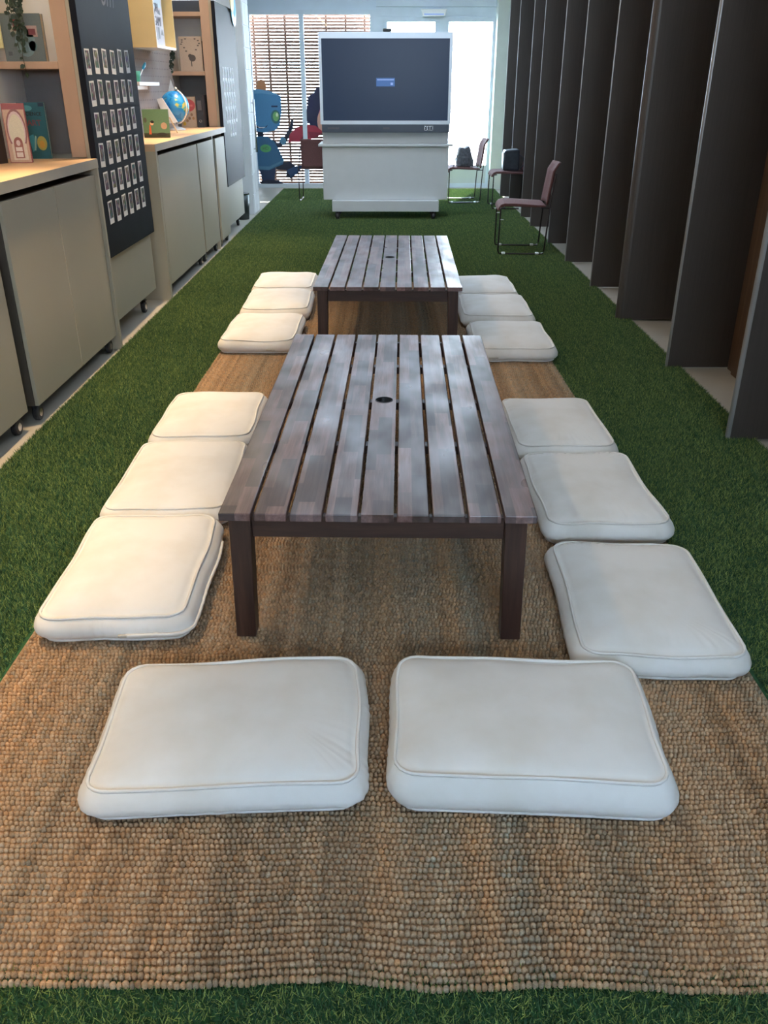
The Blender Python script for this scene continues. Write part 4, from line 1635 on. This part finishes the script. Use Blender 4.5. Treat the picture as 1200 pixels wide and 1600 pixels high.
bg = thing('tote_bag', 'black bag standing on the chair against the fins', 'bag', (1.66, 12.42, TZ + .475))
MB().hexa([(-.10, -.12, .0), (.12, -.12, 0), (.12, .12, 0), (-.10, .12, 0)], [(-.09, -.13, .25), (.11, -.13, .265), (.11, .13, .265), (-.09, .13, .25)]).build('bag_body', 'bag_black', bg, bevel=.02)
MB().tube([(.11, -.135, .20), (.16, -.15, .16), (.17, -.15, .08), (.13, -.135, .03)], .008, 8).build('strap', 'bag_black', bg)
MB().box(-.102, -.094, -.09, .09, .02, .22).build('pocket', 'bin_metal', bg)
bp_ = thing('backpack', 'grey backpack slumped on the chair by the glass door', 'backpack', (1.10, 13.08, TZ + .475))
m = MB()
prof = [(-.11, 0), (-.12, .06), (-.10, .16), (-.085, .235), (-.06, .25), (-.01, .235), (.02, .255), (.05, .27), (.07, .235), (.09, .16), (.12, .08), (.12, 0)]
m.prism(prof, 'y', -.13, .13)
m.build('pack_body', 'bag_grey', bp_, bevel=.02)
MB().tube([(-.10, -.10, .15), (-.15, -.12, .08), (-.16, -.12, .0)], .008, 8).build('strap', 'bag_grey', bp_)
MB().box(-.06, .05, -.145, -.131, .03, .13).build('front_pocket', 'bag_grey', bp_, bevel=.006)


# ------------------------------------------------------------------ window stickers
def sticker(name, label, y, shapes):
    t = thing(name, label, 'window sticker', (0, y, 0))
    for nm, pts, col, lvl in shapes:
        k = MB()
        k.prism(pts, 'y', -.0015 * (lvl + 1), -.0015 * lvl, col)
        k.build(nm, 'gloss_print', t)
    return t


YS = YF + .036
B1, B2, B3, B4 = srgb(70, 132, 176), srgb(46, 100, 136), srgb(30, 50, 84), srgb(24, 34, 54)
robot = [
    ('antenna', ell(-2.0, 1.50, .075, .11), srgb(196, 130, 84), 0),
    ('head', [(-2.24, 1.46), (-2.05, 1.47), (-1.86, 1.44), (-1.70, 1.37), (-1.70, 1.15), (-1.74, .95), (-1.82, .87), (-2.0, .84), (-2.14, .86), (-2.24, .95)], B1, 1),
    ('head_top', [(-2.24, 1.46), (-2.05, 1.47), (-1.86, 1.44), (-1.70, 1.37), (-1.80, 1.385), (-2.0, 1.41), (-2.24, 1.40)], srgb(96, 154, 192), 2),
    ('eye', ell(-1.80, 1.07, .075, .10), srgb(58, 110, 110), 2),
    ('eye_light', ell(-1.795, 1.075, .05, .07), srgb(120, 180, 110), 3),
    ('eye_glint', ell(-1.775, 1.10, .02, .03), srgb(220, 236, 190), 4),
    ('eye', ell(-2.20, 1.10, .05, .09), srgb(58, 110, 110), 2),
    ('brow', rect(-1.86, -1.76, 1.21, 1.235), B3, 2),
    ('mouth', [(-2.16, .97), (-2.08, .925), (-1.98, .92), (-1.93, .955), (-1.96, .915), (-2.04, .895), (-2.12, .91)], B4, 2),
    ('teeth', [(-2.11, .93), (-2.05, .915), (-1.97, .918), (-2.0, .905), (-2.07, .905)], srgb(226, 232, 232), 3),
    ('neck', rect(-2.11, -2.01, .78, .87), B4, 0),
    ('torso', [(-2.24, .72), (-2.10, .78), (-1.95, .78), (-1.84, .70), (-1.76, .55), (-1.70, .42), (-1.72, .36), (-1.95, .27), (-2.24, .28)], B2, 1),
    ('belt', [(-2.24, .335), (-1.95, .325), (-1.72, .42), (-1.70, .40), (-1.95, .275), (-2.24, .285)], srgb(74, 124, 150), 2),
    ('badge', ell(-1.99, .60, .09, .06), srgb(84, 160, 96), 2),
    ('arm', [(-1.88, .74), (-1.78, .68), (-1.70, .74), (-1.58, .92), (-1.55, 1.03), (-1.51, 1.02), (-1.53, .90), (-1.66, .67), (-1.80, .60)], B4, 0),
    ('elbow', ell(-1.70, .715, .05, .055), srgb(90, 140, 168), 1),
    ('leg', [(-2.12, .30), (-1.84, .32), (-1.88, .06), (-2.06, .06)], B3, 0),
    ('foot', [(-2.12, .09), (-2.0, .12), (-1.80, .11), (-1.70, .04), (-1.68, .0), (-2.06, .0)], B4, 2),
    ('raised_leg', [(-1.82, .38), (-1.60, .40), (-1.52, .33), (-1.40, .34), (-1.46, .24), (-1.60, .14), (-1.68, .17), (-1.66, .27), (-1.84, .28)], B4, 0),
    ('raised_foot', [(-1.66, .27), (-1.52, .33), (-1.40, .34), (-1.47, .23), (-1.60, .15)], srgb(40, 66, 104), 1),
]
rb = sticker('window_sticker', 'blue cartoon robot sticker with green eyes on the far window', YS, robot)
lettering('HD', .07, 'ink_black', rb, (-1.99, -.0062, .60), (R(90), 0, 0), name='badge_letters')
girl = [
    ('hair', [(-1.30, 1.0), (-1.31, 1.14), (-1.28, 1.22), (-1.27, 1.36), (-1.17, 1.42), (-1.13, 1.49), (-1.08, 1.50), (-1.04, 1.44), (-.90, 1.40), (-.86, 1.1), (-.95, .80), (-1.08, .82), (-1.18, .9)], srgb(36, 40, 74), 0),
    ('head_band', [(-1.12, 1.08), (-1.08, 1.18), (-.98, 1.24), (-.98, 1.16), (-1.06, 1.08)], srgb(196, 110, 160), 1),
    ('face', ell(-.99, 1.0, .14, .2), srgb(216, 166, 150), 2),
    ('coat', [(-1.28, .70), (-1.0, .72), (-.86, .6), (-.86, .30), (-1.0, .30), (-1.22, .34), (-1.30, .45)], srgb(94, 60, 66), 0),
    ('hand', ell(-1.32, .60, .045, .07), srgb(206, 156, 136), 2),
    ('umbrella', [(-1.62, .68), (-1.58, .82), (-1.46, .92), (-1.32, .95), (-1.16, .94), (-1.04, .85), (-1.12, .78), (-1.24, .74), (-1.36, .73), (-1.44, .70), (-1.54, .71)], srgb(166, 52, 70), 3),
    ('umbrella_fold', [(-1.44, .70), (-1.36, .80), (-1.28, .85), (-1.36, .73)], srgb(110, 36, 52), 4),
    ('umbrella_fold', [(-1.24, .74), (-1.28, .85), (-1.06, .84), (-1.12, .78)], srgb(136, 44, 62), 4),
]
sticker('window_sticker', 'cartoon girl sticker with dark hair and red umbrella on the far window', YS - .004, girl)


# ------------------------------------------------------------------ ceiling lamps (above the frame)
def downlight(i, x, y):
    t = thing('downlight', 'recessed warm ceiling downlight above the left cushions, %s from the camera' % ORD[i], 'ceiling lamp', (x, y, ZC), 0, 'warm ceiling downlights')
    MB().lathe([(.075, -.012), (.075, -.0005), (.055, -.0005), (.055, -.012)], 24).build('trim_ring', 'lamp_housing', t)
    d = bpy.data.lights.new('downlight_bulb', 'SPOT')
    d.energy = SPOT_W
    d.color = WARM
    d.spot_size = R(52)
    d.spot_blend = 1.0
    d.shadow_soft_size = .05
    o = bpy.data.objects.new('bulb', d)
    C.objects.link(o)
    o.parent = t
    o.location = (0, 0, -.02)


for i, y in enumerate((.9, 2.5, 4.1, 5.7, 7.3, 8.9)):
    downlight(i, -1.52, y)
t = thing('linear_lamp', 'slim linear ceiling lamp above the left worktops', 'ceiling lamp', (-1.725, 6.2, ZC))
MB().box(-.03, .03, -4.2, 4.2, -.03, -.0005).build('housing', 'lamp_housing', t)
d = bpy.data.lights.new('linear_tube', 'AREA')
d.shape = 'RECTANGLE'
d.size = .04
d.size_y = 8.3
d.energy = STRIP_W
d.color = WARM
o = bpy.data.objects.new('tube', d)
C.objects.link(o)
o.parent = t
o.location = (0, 0, -.034)


# cool flat ceiling lamps over the far half (above the frame)
for nm_, st_ in (('lamp_panel', PANEL), ('lamp_panel_bright', PANEL_FAR)):
    m_, n_, b_ = new_mat(nm_)
    b_.inputs['Base Color'].default_value = (0.9, 0.95, 1, 1)
    b_.inputs['Emission Color'].default_value = (0.62, 0.79, 1.0, 1) if 'bright' in nm_ else (0.84, 0.91, 1.0, 1)
    b_.inputs['Emission Strength'].default_value = st_
for i, (x, y) in enumerate(((.1, .2), (1.15, .2), (.1, 3.1), (1.15, 3.1), (.1, 5.7), (1.15, 5.7), (-.62, 8.3), (.62, 8.3), (-.62, 10.6), (.62, 10.6), (-.62, 12.9), (.62, 12.9))):
    t = thing('panel_lamp', 'flat cool white ceiling panel lamp, %s from the camera on the %s' % (ORD[i // 2], ('left', 'right')[i % 2]), 'ceiling lamp', (x, y, ZC), 0, 'flat ceiling panel lamps')
    MB().box(-.46, .46, -.76, .76, -.03, -.0005).build('frame', 'lamp_housing', t)
    MB().box(-.44, .44, -.74, .74, -.034, -.0305).build('diffuser', 'lamp_panel_bright' if y > 8 else 'lamp_panel', t)
